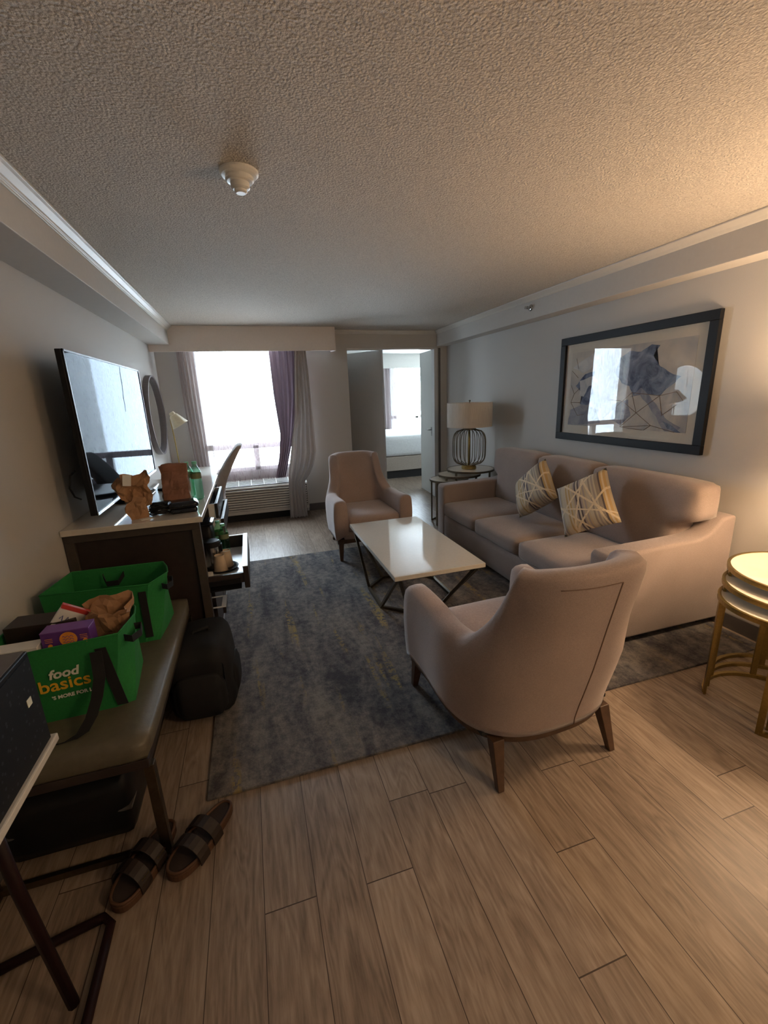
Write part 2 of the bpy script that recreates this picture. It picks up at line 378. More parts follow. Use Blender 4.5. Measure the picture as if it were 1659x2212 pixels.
def text_mesh(s, size, extr=.0006, shear=0, bold=0):
    cu = bpy.data.curves.new('t', 'FONT'); cu.body = s; cu.size = size; cu.extrude = extr; cu.shear = shear; cu.offset = bold; cu.resolution_u = 3
    o = bpy.data.objects.new('t', cu); COL.objects.link(o)
    dg = bpy.context.evaluated_depsgraph_get(); me = bpy.data.meshes.new_from_object(o.evaluated_get(dg)); bpy.data.objects.remove(o); bpy.data.curves.remove(cu)
    bm = bmesh.new(); bm.from_mesh(me); bpy.data.meshes.remove(me); return bm
def merge(bms):
    out = bmesh.new()
    for b_ in bms:
        me = bpy.data.meshes.new('t'); b_.to_mesh(me); b_.free(); out.from_mesh(me); bpy.data.meshes.remove(me)
    return out

# ------------------------------------------------------------------ ROOM SHELL
XBR = 5.3; YBR = 10.0   # bedroom extents
struct('floor', B((WL-.1, XBR+.1, YB-.1, YBR+.2, -.1, 0)), 'floor')
struct('ceiling', B((WL-.1, WR+.1, YB-.1, YF+.3, H, H+.1)), 'ceiling')
struct('wall_left', B((WL-.12, WL, YB, YF+.3, 0, H)), 'wall')
struct('wall_right', B((WR, WR+.1, YB, YF+.12, 0, H)), 'wall')
struct('wall_back', B((WL-.1, WR+.1, YB-.1, YB, 0, H)), 'wall')
wx0, wx1, wz0, wz1 = -.60, .60, .64, 2.30      # living window opening
dx0, dx1, dz = 1.375, 2.70, 2.19               # doorway opening
TF = .26
struct('wall_far', B((WL-.1, wx0, YF, YF+TF, 0, H), (wx0, wx1, YF, YF+TF, 0, wz0), (wx0, wx1, YF, YF+TF, wz1, H), (wx1, dx0, YF, YF+TF, 0, H),
                     (dx0, dx1, YF, YF+.1, dz, H), (dx1, WR+.1, YF, YF+.1, 0, H)), 'wall')
# soffits with crown
struct('trim_1', B((WL, -.77, YB, 5.77, 2.205, H)), 'soffit', bevel=.004)
struct('trim_2', B((2.69, WR, YB, YF, 2.205, H)), 'soffit', bevel=.004)
def crown(name, pts, axis, a, b_):
    bm = bmesh.new(); prism(bm, pts, axis, a, b_); return struct(name, bm, 'crown', bevel=.003)
x = -.77; crown('trim_3', [(x, H), (x+.055, H), (x+.055, H-.012), (x+.042, H-.018), (x+.02, H-.036), (x+.018, H-.044), (x+.008, H-.048), (x+.008, H-.056), (x, H-.058)], 'y', YB, 5.77)
x = 2.69; crown('trim_4', [(x, H), (x-.05, H), (x-.05, H-.010), (x-.02, H-.032), (x-.008, H-.045), (x, H-.05)], 'y', YB, YF)
y = YF; crown('trim_5', [(y, H), (y-.05, H), (y-.05, H-.010), (y-.02, H-.032), (y-.008, H-.045), (y, H-.05)], 'x', 1.17, 2.69)
bmv = B((WL, 1.168, 5.77, 5.79, 2.128, H), (1.148, 1.168, 5.79, YF, 2.128, H))
struct('trim_6', bmv, 'valance', bevel=.002)
# baseboards
struct('baseboard_left', B((WL, WL+.014, YB, YF, 0, .10)), 'base', bevel=.003)
struct('baseboard_right', B((WR-.014, WR, YB, YF, 0, .10)), 'base', bevel=.003)
struct('baseboard_far', B((.70, dx0, YF-.014, YF, 0, .10), (dx1, WR, YF-.014, YF, 0, .10)), 'base', bevel=.003)
# living window: frame bars, glass
def window(name, x0, x1, z0, z1, y, zr, posts, fr=.05):
    o = bpy.data.objects.new(name, None); COL.objects.link(o); o['kind'] = 'structure'; o.location = (x0, y, z0)
    w, h = x1-x0, z1-z0
    bm = B((0, fr, -.04, .04, 0, h), (w-fr, w, -.04, .04, 0, h), (0, w, -.04, .04, 0, fr), (0, w, -.04, .04, h-fr, h), (0, w, -.04, .04, zr-z0-.042, zr-z0+.030))
    for px in posts: addbox(bm, px-x0-.036, px-x0+.036, -.04, .04, 0, zr-z0)
    link('window_frame', bm, 'white', o, bevel=.004)
    link('window_pane', B((fr, w-fr, -.004, .004, fr, h-fr)), 'windowglass', o)
    return o
window('window_1', wx0, wx1, wz0, wz1, YF+.05, .975, (.06,))
# bedroom shell
struct('wall_bedroom_left', B((1.2, 1.3, YF+TF, YBR, 0, 2.45)), 'wall')
struct('wall_bedroom_right', B((XBR, XBR+.1, YF, YBR+.2, 0, 2.45)), 'wall')
struct('wall_bedroom_near', B((WR+.1, XBR, YF+.02, YF+.12, 0, 2.45)), 'wall')
struct('ceiling_bedroom', B((1.2, XBR+.1, YF+.1, YBR+.2, 2.45, 2.52)), 'crown')
bx0, bx1, bz0, bz1 = 3.25, 5.0, .62, 2.25
struct('wall_bedroom_far', B((1.2, bx0, YBR, YBR+.2, 0, 2.45), (bx0, bx1, YBR, YBR+.2, 0, bz0), (bx0, bx1, YBR, YBR+.2, bz1, 2.45), (bx1, XBR, YBR, YBR+.2, 0, 2.45)), 'soffit')
window('window_2', bx0, bx1, bz0, bz1, YBR+.15, 1.04, (3.95, 4.6), fr=.04)
struct('trim_7', B((2.9, XBR, 9.80, 9.82, 2.14, 2.45)), 'crown')
# door casing and strips on far wall right of the doorway
struct('trim_8', B((2.715, 2.745, YF-.012, YF, 0, 2.18)), 'blackgloss' if False else M['base'])
struct('trim_9', B((2.655, 2.70, YF+.005, YF+.1, 0, 2.185), (dx0, 2.70, YF+.02, YF+.1, 2.165, 2.19)), 'door')
# doors
def door(name, hx, hy, ex, ey, ztop, mat, handle, mirror=1):
    d = Vector((ex-hx, ey-hy)); L = d.length; a = math.atan2(d.y, d.x)
    o = bpy.data.objects.new(name, None); COL.objects.link(o); o['kind'] = 'structure'; o.location = (hx, hy, 0); o.rotation_euler = (0, 0, a)
    link('door_leaf', B((0, L, -.02, .02, .01, ztop)), mat, o, bevel=.003)
    if handle is not None:
        s, t, ln = handle
        pl = link('lock_plate', B((t-.028, t+.028, s*.02, s*.026, .93, 1.06)), 'steel', o, bevel=.004)
        bm = TB([(t, s*.02, 1.02), (t, s*.065, 1.02), (t+ln, s*.068, 1.02)], r=.009)
        link('door_handle', bm, 'steel', o, smooth=True)
    return o
door('door_1', 1.32, 6.98, 1.90, 6.17, 2.17, 'door', None)
door('door_2', 2.715, 6.73, 2.675, 6.12, 2.17, 'doorwhite', (-1, .53, -.12))

# ------------------------------------------------------------------ CEILING FIXTURES
t = thing('smoke_detector', 'round white smoke detector on the textured ceiling', 'smoke detector', (.072, 2.035, H))
link('base_plate', LA([(0, 0), (.074, 0), (.074, -.008), (.066, -.016), (.05, -.02), (0, -.02)], 40), 'white', t, smooth=False)
link('vented_body', LA([(.052, -.012), (.054, -.03), (.048, -.036), (.036, -.038), (.036, -.056), (.028, -.062), (0, -.062)], 40), 'white', t)
link('sensor_button', LA([(.024, -.058), (.024, -.07), (.018, -.074), (0, -.074)], 32), 'white', t, bevel=.001)
t = thing('sprinkler_head', 'small chrome fire sprinkler on the right ceiling beam', 'sprinkler', (2.69, 3.862, 2.305))
link('escutcheon', rot(LA([(0, 0), (.03, 0), (.028, .008), (.012, .012), (0, .012)], 24), 'Y', -PI/2), 'steel', t, smooth=True)
link('nozzle', merge([TB([(-.01, 0, 0), (-.045, 0, 0)], r=.009), TB([(-.03, 0, .012), (-.06, 0, .01), (-.06, 0, -.01), (-.03, 0, -.012)], r=.003), rot(LA([(0, .06), (.014, .06), (.014, .063), (0, .063)], 12), 'Y', -PI/2)]), 'steel', t)

# ------------------------------------------------------------------ CURTAINS
def curtain(name, xl, xr, y0, ztop, zbot, folds, amp, mat, label, cat='curtain', ytilt=None, nx=90, nz=24, group=None, seed=0):
    bm = bmesh.new(); g = []
    for k in range(nz+1):
        z = zbot+(ztop-zbot)*k/nz; a, b_ = interp(xl, z), interp(xr, z); r_ = []
        for i in range(nx+1):
            s = i/nx; ph = s*folds*2*PI + .5*math.sin(z*2.1+seed)+.8*noise.noise(Vector((s*3, z*.8, seed)))
            am = amp*(.75+.5*noise.noise(Vector((s*5, z*.6, seed+4))))
            yy = y0 + am*math.sin(ph) + (interp(ytilt, z) if ytilt else 0)
            xx = a+(b_-a)*s + .25*am*math.sin(2*ph)
            zz = z + (.006*math.sin(s*37+seed) if k == 0 else 0)
            r_.append(bm.verts.new((xx, yy, zz)))
        g.append(r_)
    for k in range(nz):
        for i in range(nx): bm.faces.new((g[k][i], g[k][i+1], g[k+1][i+1], g[k+1][i]))
    o = link(name, bm, mat, smooth=True, recalc=False)
    return tag(o, label, cat, group)
curtain('sheer_curtain', [(.6, -.70), (1.5, -.73), (2.3, -.73)], [(.6, -.46), (1.5, -.47), (2.3, -.48)], 5.97, 2.3, .58, 6, .02, 'sheer', 'taupe sheer curtain gathered at the left edge of the window', seed=1)
curtain('sheer_curtain', [(.5, -.47), (2.3, -.49)], [(.5, .44), (1.1, .46), (2.3, .37)], 6.01, 2.3, .50, 9, .012, 'sheerwide', 'thin see-through sheer hanging across the middle of the window', seed=2, nx=140)
curtain('sheer_curtain', [(.54, .27), (.8, .34), (1.1, .385), (1.63, .345), (2.3, .33)], [(.54, .40), (.97, .52), (1.56, .64), (2.3, .70)], 5.90, 2.3, .54, 5, .022, 'sheerpurple', 'dark mauve sheer bunched and swept aside right of the window', seed=3)
curtain('blackout_drape', [(.02, .40), (.55, .42), (1.33, .58), (2.3, .66)], [(.02, .63), (.50, .63), (.62, .74), (.84, .82), (1.55, .815), (2.3, .79)], 5.84, 2.3, .015, 5, .026, 'drape', 'long pale grey drape hanging to the floor beside the air conditioner', cat='curtain', seed=5, ytilt=[(0, -.125), (.5, -.12), (.65, -.07), (1.0, 0)])
cd = link('pull_cord', TB([(-.283, 5.93, H)]+[(-.283+.004*k+.003*math.sin(k*2.3), 5.93, 2.2-k*.09) for k in range(9)], r=.0035, seg=6), 'base', smooth=True)
tag(cd, 'thin dark pull cord hanging in the bright window', 'cord')
curtain('bedroom_curtain', [(.5, 2.75), (2.2, 2.75)], [(.5, 3.36), (2.2, 3.34)], 9.88, 2.3, .1, 7, .03, 'beddrape', 'mauve curtain at the left of the bedroom window', seed=8)

# ------------------------------------------------------------------ AIR CONDITIONER
t = thing('air_conditioner', 'beige louvred wall air conditioner under the window', 'air conditioner', (.11, 5.9, 0))
L0, L1 = -.545, .56
link('plinth', B((L0+.03, L1-.02, -.02, .15, 0, .11)), 'dark', t)
bm = bmesh.new(); prism(bm, [(-.12, .11), (-.12, .455), (-.105, .47), (.16, .525), (.16, .11)], 'x', L0, L1)
link('housing', bm, 'ptac', t, bevel=.006)
link('louvre_gap_shade', B((L0+.015, L1-.015, -.1225, -.119, .155, .445)), 'edgewood', t)  # flat dark sheet on the housing, coloured as the shade between the slats
link('front_louvre', B(*[(L0+.02, L1-.02, -.135, -.1215, .160+.0315*k, .160+.0315*k+.022) for k in range(9)]), 'ptac', t, bevel=.004)
gb = B((L0+.03, L1-.06, -.095, .10, -.004, .002)); rot(gb, 'X', math.radians(11.8)); mv(gb, (0, 0, .497))
link('grille_gap_shade', gb, 'dark', t)  # dark sheet laid on the sloping top, painting the shade between grille bars
gb = B(*[(L0+.03, L1-.06, -.09+.028*k, -.082+.028*k, 0, .004) for k in range(7)], *[(L0+.06+.16*k, L0+.068+.16*k, -.095, .10, 0, .009) for k in range(7)])
rot(gb, 'X', math.radians(11.8)); mv(gb, (0, 0, .499)); link('top_grille', gb, 'white', t)

# ------------------------------------------------------------------ RUG
rb = bmesh.new(); addbox(rb, -.327, 2.80, 1.542, 4.25, 0, .012)
bmesh.ops.subdivide_edges(rb, edges=rb.edges, cuts=3, use_grid_fill=True)
rug = link('area_rug', rb, 'rug', bevel=.004)
tag(rug, 'large blue-grey area rug with broken ochre streaks', 'rug')

# ------------------------------------------------------------------ ARMCHAIRS
def make_armchair():
    t = thing('armchair', '', 'armchair')
    TH = .12
    path = []
    for i in range(9): path.append((Vector((-.385+.008*math.sin(i/8*PI), .36-.36*i/8)), Vector((-1, 0)), 0.0))
    nb = 84
    for i in range(1, nb):
        th = PI*i/nb   # 0 left side ... pi right side
        e = 2/2.7; c, s = math.cos(th), math.sin(th)
        p = Vector((-.385*math.copysign(abs(c)**e, c), -.375*abs(s)**e))
        nn = Vector((-c/.385*abs(c)**(.7-.0), -(s/.375)*1)); nn.normalize()
        path.append((p, nn, math.sin(th)))
    for i in range(9): path.append((Vector((.385-.008*math.sin((8-i)/8*PI), .36*i/8)), Vector((1, 0)), 0.0))
    bm = bmesh.new(); rings = []; outer = []
    for idx, (p, nn, w) in enumerate(path):
        # recompute normal from neighbours
        a = path[max(idx-1, 0)][0]; b_ = path[min(idx+1, len(path)-1)][0]; d = (b_-a).normalized(); nn = Vector((d.y, -d.x))
        if nn.dot(Vector((p.x, p.y+.0))) < 0 and abs(p.x) > .2: nn = -nn
        if nn.y > 0 and abs(p.x) < .2: nn = -nn
        q_ = max(0, min(1, (w-.24)/.29)); hgt = .585 + .365*(.8*q_**2.2 + .2*q_) + .015*smoothstep(.6, 1, w)
        if w == 0: hgt = .585 + .018*smoothstep(.0, .36, p.y)
        fl = smoothstep(.10, .58, w)
        loop = []
        zs0 = .215
        def at(off, z):
            f = max(0, (z-.25))/.7
            q = p - nn*off
            lean = -.17*fl*f**1.1
            nar = 1-.18*smoothstep(.05, .45, w)*smoothstep(.46, .74, z)
            bulge = .012*math.sin(PI*min(1, (z-zs0)/(hgt-zs0)))
            q2 = Vector((q.x*nar, q.y+lean)) + nn*bulge*(1 if off < TH/2 else -.6)
            return (q2.x, q2.y, z)
        rr = TH/2
        for z in (zs0, zs0+.03, zs0+.1, zs0+.2): loop.append(at(0, z))
        for k in range(1, 6): loop.append(at(0, zs0+.2+(hgt-rr*.8-zs0-.2)*k/5))
        for k in range(1, 6):
            an = PI*k/6; loop.append(at(rr-rr*math.copysign(abs(math.cos(an))**.7, math.cos(an)), hgt-rr*.8+rr*.8*math.sin(an)**.7))
        for k in range(0, 6): loop.append(at(TH, hgt-rr*.8+(.27-(hgt-rr*.8))*k/5))
        rings.append([bm.verts.new(q) for q in loop]); outer.append(loop)
    for A, C in zip(rings, rings[1:]):
        for j in range(len(A)): bm.faces.new((A[j], A[(j+1) % len(A)], C[(j+1) % len(A)], C[j]))
    # rounded arm fronts
    for ring, sgn in ((rings[0], 1), (rings[-1], 1)):
        c = sum((v.co for v in ring), Vector())/len(ring)
        inner = [bm.verts.new(v.co + (c-v.co)*.10 + Vector((0, .016, 0))) for v in ring]
        for j in range(len(ring)):
            bm.faces.new((ring[j], ring[(j+1) % len(ring)], inner[(j+1) % len(ring)], inner[j]))
        bm.faces.new(inner)
    link('shell', bm, 'armfab', t, smooth=True)
    link('seat_cushion', soft(-.262, .262, -.27, .372, .29, .435, .014, .028, lump=.004), 'armfab', t, smooth=True)
    link('front_rail', soft(-.30, .30, .28, .352, .215, .30, .003, .01), 'armfab', t, smooth=True)
    # wooden base rail following the plan
    bm = bmesh.new(); R1 = []
    for (p, nn, w) in path:
        q = p*.955; R1.append([bm.verts.new(v) for v in ((q.x, q.y, .175), (q.x, q.y, .218), (q.x*.9, q.y*.9, .218), (q.x*.9, q.y*.9, .175))])
    for A, C in zip(R1, R1[1:]+[R1[0]]):
        for j in range(4): bm.faces.new((A[j], A[(j+1) % 4], C[(j+1) % 4], C[j]))
    link('base_rail', bm, 'legwood', t)
    link('underside', B((-.32, .32, -.28, .33, .20, .216)), 'dark', t)
    for sx in (-1, 1):
        for (x0, y0, x1, y1) in ((.335, .325, .345, .36), (.27, -.30, .285, -.365)):
            bm = bmesh.new(); top = [(sx*x0+a*.026, y0+b_*.026, .20) for a, b_ in ((-1, -1), (1, -1), (1, 1), (-1, 1))]; bot = [(sx*x1+a*.014, y1+b_*.014, 0) for a, b_ in ((-1, -1), (1, -1), (1, 1), (-1, 1))]
            A = [bm.verts.new(q) for q in bot]; C = [bm.verts.new(q) for q in top]; bm.faces.new(A[::-1]); bm.faces.new(C)
            for j in range(4): bm.faces.new((A[j], A[(j+1) % 4], C[(j+1) % 4], C[j]))
            link('leg', bm, 'legwood', t, bevel=.003)
    # seams on the back panel, following the shell
    pick = lambda xx: min(outer, key=lambda l: abs(l[3][0]-xx) + (10 if l[3][1] > -.2 else 0))
    link('back_seam', TB([tuple(q) for q in pick(.065)[:9]], r=.003, seg=6), 'seam', t, smooth=True)
    link('top_seam', TB([tuple(pick(.065-.036*k)[8]) for k in range(9)], r=.0022, seg=6), 'seam', t, smooth=True)
    return t
ac = make_armchair()
ac.location = (1.072, 1.585, 0); ac.rotation_euler = (0, 0, .04); ac['label'] = 'taupe wingback armchair seen from behind, half off the rug'
ac['group'] = 'taupe armchairs'
ac2 = copy_tree(ac); ac2.location = (1.065, 4.27, 0); ac2.rotation_euler = (0, 0, PI+.0)
ac2['label'] = 'taupe wingback armchair facing the camera near the doorway'

# ------------------------------------------------------------------ SOFA
SX0, SX1, SY0, SY1 = 1.87, 2.835, 1.83, 4.22
t = thing('sofa', 'long three-seat taupe sofa against the right wall', 'sofa', (2.35, 3.02, .012))
ox, oy, oz = -2.35, -3.02, -.012
def sb(bm): return mv(bm, (ox, oy, oz))
link('base', sb(soft(SX0+.012, SX1-.05, SY0+.02, SY1-.02, .055, .30, .004, .012, n=(6, 20, 4))), 'sofafab', t, smooth=True)
prof = [(SX0, .055), (SX0, .60), (SX0+.025, .62), (2.55, .632), (2.64, .66), (2.70, .72), (2.73, .745), (SX1, .755), (SX1, .055)]
for y0 in (SY0, SY1-.155):
    bm = bmesh.new(); prism(bm, prof, 'y', y0, y0+.155); link('arm', sb(bm), 'sofafab', t, bevel=.022, seg=4, smooth=True)
link('back_frame', sb(soft(2.68, SX1-.002, SY0+.14, SY1-.14, .1, .78, .004, .02, n=(4, 20, 6))), 'sofafab', t, smooth=True)
ys = [SY0+.157, 2.715, 3.40, SY1-.157]
for i in range(3):
    link('seat_cushion', sb(soft(SX0-.005, 2.56, ys[i]+.004, ys[i+1]-.004, .30, .44, .016, .030, lump=.006, seed=i*7)), 'sofafab', t, smooth=True)
for i in range(3):
    y0, y1 = ys[i]+.004, ys[i+1]-.004
    if i == 0: y0b = SY0-.03
    bm = soft(2.475, 2.68, y0, y1, .435, .955, .018, .03, n=(6, 20, 16), lump=.004, seed=i*3)
    for v in bm.verts:
        f = (v.co.z-.435)/.52; v.co.x += .035*f
        if v.co.z > .69:
            e = smoothstep(.69, .75, v.co.z)
            if i == 0: s = (v.co.y-y1)/(y0-y1); v.co.y -= .135*e*max(0, min(1, s))**1.5
            if i == 2: s = (v.co.y-y0)/(y1-y0); v.co.y += .09*e*max(0, min(1, s))**1.5
    link('back_cushion', sb(bm), 'sofafab', t, smooth=True)
for x in (SX0+.07, SX1-.1):
    for y in (SY0+.08, SY1-.08): link('foot', sb(B((x-.025, x+.025, y-.025, y+.025, .012, .06))), 'dark', t)

# throw pillows
def pillow(T, R, Bm, L, name, label):
    T, R, Bm, L = map(Vector, (T, R, Bm, L)); c = (T+R+Bm+L)/4
    nrm = (R-L).cross(T-Bm).normalized()
    if nrm.x > 0: nrm = -nrm
    bm = bmesh.new(); n_ = 18; uvl = bm.loops.layers.uv.new('UVMap'); sides = []
    for sgn in (1, -1):
        g = []
        for i in range(n_+1):
            r_ = []
            for j in range(n_+1):
                a, b_ = i/n_, j/n_
                # corners: (0,0)=L (1,0)=Bm (1,1)=R (0,1)=T ; edges pulled inwards, corners eared
                p = L*(1-a)*(1-b_)+Bm*a*(1-b_)+R*a*b_+T*(1-a)*b_
                A, Bq = 2*a-1, 2*b_-1
                pin = .05*((1-A*A)*Bq**4*(1) + (1-Bq*Bq)*A**4)
                p = p + (c-p)*pin
                th = .085*(max(0, (1-A**4)*(1-Bq**4)))**.55
                r_.append((p + nrm*sgn*th - c, (a, b_)))
            g.append(r_)
        vv = [[bm.verts.new(q[0]) for q in r_] for r_ in g]
        for i in range(n_):
            for j in range(n_):
                f = bm.faces.new((vv[i][j], vv[i+1][j], vv[i+1][j+1], vv[i][j+1]))
                for l, (ii, jj) in zip(f.loops, ((i, j), (i+1, j), (i+1, j+1), (i, j+1))): l[uvl].uv = (ii/n_, jj/n_)
    bmesh.ops.remove_doubles(bm, verts=bm.verts, dist=.0005)
    o = link(name, bm, 'stripe', smooth=True, loc=c)
    return tag(o, label, 'cushion', 'striped throw cushions on the sofa')
pillow((2.43, 3.174, .971), (2.30, 2.825, .709), (2.15, 3.111, .482), (2.28, 3.372, .713), 'throw_cushion', 'striped ochre and grey cushion on the sofa, farther from the camera')
pillow((2.40, 2.461, .997), (2.32, 2.203, .670), (2.14, 2.523, .488), (2.20, 2.719, .812), 'throw_cushion', 'striped ochre and grey cushion on the sofa, nearer to the camera')

# ------------------------------------------------------------------ COFFEE TABLE
t = thing('coffee_table', 'rectangular white-topped coffee table on angular bronze base', 'table', (1.085, 3.02, .012))
link('tabletop', B((-.32, .32, -.635, .635, .408, .438)), 'quartz', t, bevel=.003)
link('top_frame', B((-.29, .29, -.60, -.58, .392, .407), (-.29, .29, .58, .60, .392, .407), (-.31, -.29, -.60, .60, .392, .407), (.29, .31, -.60, .60, .392, .407)), 'bronze', t)
OC = [(-.285, -.175), (-.12, -.335), (.12, -.335), (.285, -.175), (.285, .175), (.12, .335), (-.12, .335), (-.285, .175)]
link('floor_ring', TB([(x, y, .011) for x, y in OC], r=.011, square=True, closed=True), 'bronze', t)
for i, (x, y) in enumerate(OC):
    sx, sy = (1 if x > 0 else -1), (1 if y > 0 else -1)
    k = .29 if abs(x) > .2 else .27
    link('strut', TB([(x, y, .012), (sx*k, sy*.585, .395)], r=.010, square=True), 'bronze', t)

# ------------------------------------------------------------------ NESTING TABLES
def nest(cx, cy, r, z, label, group, ang=171, mat='gold'):
    t = thing('nesting_table', label, 'side table', (cx, cy, 0), 0, group)
    link('tabletop', LA([(0, z-.014), (r-.012, z-.014), (r-.012, z-.003), (0, z-.003)], 64), 'marble', t)
    link('rim', LA([(r-.022, z-.022), (r, z-.022), (r, z), (r-.014, z), (r-.014, z-.006), (r-.022, z-.014), (r-.022, z-.022)], 64), mat, t, smooth=False)
    degs = (ang-35, ang+35, ang+125, ang-125)
    for d in degs:
        a = math.radians(d); x, y = (r-.011)*math.cos(a), (r-.011)*math.sin(a)
        link('leg', rot(B((-.0055, .0055, -.013, .013, .0, z-.02)), 'Z', a) if False else mv(rot(B((-.006, .006, -.013, .013, 0, z-.02)), 'Z', a), (x, y, 0)), mat, t, bevel=.001)
    pts = [((r-.011)*math.cos(math.radians(ang+35+k*290/28)), (r-.011)*math.sin(math.radians(ang+35+k*290/28)), .010) for k in range(29)]
    link('floor_arc', TB(pts, r=.009, square=True), mat, t)
    return t
nest(2.284, 1.19, .264, .55, 'lowest round brass side table of the nest at the right edge', 'brass nesting tables at the right edge')
nest(2.385, 1.205, .300, .60, 'middle round brass side table of the nest at the right edge', 'brass nesting tables at the right edge')
nest(2.49, 1.232, .325, .65, 'tallest round brass side table of the nest at the right edge', 'brass nesting tables at the right edge')
nest(2.255, 4.74, .235, .55, 'lowest round side table of the trio beyond the sofa', 'nesting tables beyond the sofa', 171, 'bronze')
nest(2.375, 4.71, .258, .605, 'middle round side table of the trio beyond the sofa', 'nesting tables beyond the sofa', 171, 'bronze')
nest(2.51, 4.68, .285, .66, 'tallest side table of the trio beyond the sofa, holding the cage lamp', 'nesting tables beyond the sofa', 171, 'bronze')

# cage lamp
def cage_lamp(x, y, z, label):
    t = thing('table_lamp', label, 'lamp', (x, y, z))
    link('lamp_base', LA([(0, 0), (.085, 0), (.088, .006), (.088, .03), (.080, .034), (.080, .05), (0, .05)], 40), 'gold', t)
    nw = 22
    for k in range(nw):
        a = 2*PI*k/nw; pts = []
        for j in range(19):
            s = j/18; zz = .045+.425*s
            rr = .072+.122*(1-abs(2*s-1)**4.2)**.55
            if j in (0, 18): rr = .072
            pts.append((rr*math.cos(a), rr*math.sin(a), zz))
        link('cage_wire', TB(pts, r=.0042, seg=6), 'bronze', t, smooth=True)
    link('stem', TB([(0, 0, .04), (0, 0, .50)], r=.012, seg=12), 'gold', t, smooth=True)
    link('collar', LA([(0, .462), (.078, .462), (.078, .478), (0, .478)], 32), 'bronze', t)
    link('shade', LA([(.262, .50), (.262, .775), (.259, .775), (.259, .50), (.262, .50)], 64), 'shade', t)
    link('shade_spider', TB([(-.26, 0, .765), (.26, 0, .765)], [(0, -.26, .765), (0, .26, .765)], r=.002, seg=5), 'steel', t)
    link('finial', LA([(0, .765), (.004, .765), (.004, .785), (.012, .792), (.012, .80), (0, .806)], 16), 'bronze', t, smooth=True)
    return t
cage_lamp(2.49, 4.68, .66, 'wire cage table lamp with cream drum shade on far side table')

# identical lamp, switched on, on the near nest (just right of the view), and the hallway ceiling light behind the camera
lp = cage_lamp(2.560, 1.195, .65, 'lit wire cage table lamp on the brass nest, at the right')
link('bulb', LA([(0 if k in (0, 12) else .035*math.sin(PI*k/12), .62-.035*math.cos(PI*k/12)) for k in range(13)], 16), 'globe', lp, smooth=True)
pl_ = bpy.data.lights.new('lamp_bulb_light', 'POINT'); pl_.energy = 47; pl_.color = (1, .69, .42); pl_.shadow_soft_size = .12
po = bpy.data.objects.new('lamp_bulb_light', pl_); COL.objects.link(po); po.parent = lp; po.location = (0, 0, .68)
t = thing('ceiling_light', 'round hallway ceiling light behind the camera', 'ceiling light', (2.35, -1.05, H))
link('diffuser', LA([(0, -.02), (.14, -.02), (.12, -.07), (0, -.085)], 32), 'hallglow', t, smooth=True)
link('fixture_ring', LA([(0, 0), (.16, 0), (.16, -.02), (0, -.02)], 32), 'white', t)

# ------------------------------------------------------------------ WALL ART
y0, y1, z0, z1 = 2.117, 3.553, 1.091, 1.987
t = thing('framed_picture', 'black framed blue watercolour abstract above the sofa', 'picture', (WR, (y0+y1)/2, (z0+z1)/2))
hw, hh = (y1-y0)/2, (z1-z0)/2; fwid = .062
link('frame', B((-.035, -.002, -hw, hw, hh-fwid, hh), (-.035, -.002, -hw, hw, -hh, -hh+fwid), (-.035, -.002, -hw, -hw+fwid, -hh+fwid, hh-fwid), (-.035, -.002, hw-fwid, hw, -hh+fwid, hh-fwid)), 'frameblack', t, bevel=.003)
link('mat_board', B((-.012, -.003, -hw+.05, hw-.05, -hh+.05, hh-.05)), 'mat', t)
pw, ph = hw-.135, hh-.135
pr = link('print', B((-.0135, -.012, -pw, pw, -ph, ph)), 'print', t)
link('glass', B((-.026, -.024, -hw+.058, hw-.058, -hh+.058, hh-.058)), 'glass', t)
def blob(name, pts, mat, d, jit=.012, seed=0):
    """outline in picture coordinates (u from left 0..1, v from bottom 0..1)"""
    bm = bmesh.new(); k = len(pts); out = []
    for i in range(k):
        a, b_ = Vector(pts[i]), Vector(pts[(i+1) % k])
        for s in range(6):
            q = a.lerp(b_, s/6); w = noise.noise_vector(Vector((q.x*14, q.y*14, seed)))*jit
            out.append((q.x+w.x, q.y+w.y))
    vs = [bm.verts.new((-.0138-d, pw-(u_)*2*pw, -ph+v_*2*ph)) for u_, v_ in out]
    bm.faces.new(vs); bmesh.ops.triangulate(bm, faces=bm.faces)
    r_ = bmesh.ops.extrude_face_region(bm, geom=bm.faces[:]); bmesh.ops.translate(bm, verts=[g for g in r_['geom'] if isinstance(g, bmesh.types.BMVert)], vec=(-.0002, 0, 0))
    link(name, bm, mat, t)
blob('grey_wash', [(.0, .0), (.16, .02), (.34, .05), (.30, .22), (.16, .30), (.02, .22)], 'washgrey', .0001, seed=1)
blob('blue_wash', [(.46, .86), (.54, .93), (.63, .90), (.70, .97), (.76, .95), (.72, .85), (.78, .72), (.88, .62), (.93, .60), (.87, .52), (.80, .40), (.70, .42), (.60, .40), (.57, .52), (.50, .55), (.44, .70)], 'washblue', .0003, seed=3)
blob('blue_wash', [(.06, .55), (.15, .70), (.24, .72), (.22, .55), (.26, .38), (.20, .28), (.12, .30), (.15, .42)], 'washblue', .0003, seed=5)
blob('pale_wash', [(.02, .80), (.12, .72), (.20, .76), (.30, .90), (.24, .97), (.10, .88)], 'washpale', .0002, seed=6)
blob('pale_wash', [(.10, .62), (.22, .66), (.30, .60), (.20, .54), (.16, .40), (.11, .42)], 'washpale', .0005, seed=7)
blob('grey_wash', [(.58, .38), (.66, .42), (.72, .30), (.80, .14), (.86, .0), (.94, .0), (.97, .06), (.88, .12), (.80, .26), (.74, .38), (.66, .50)], 'washgrey', .0004, seed=9)
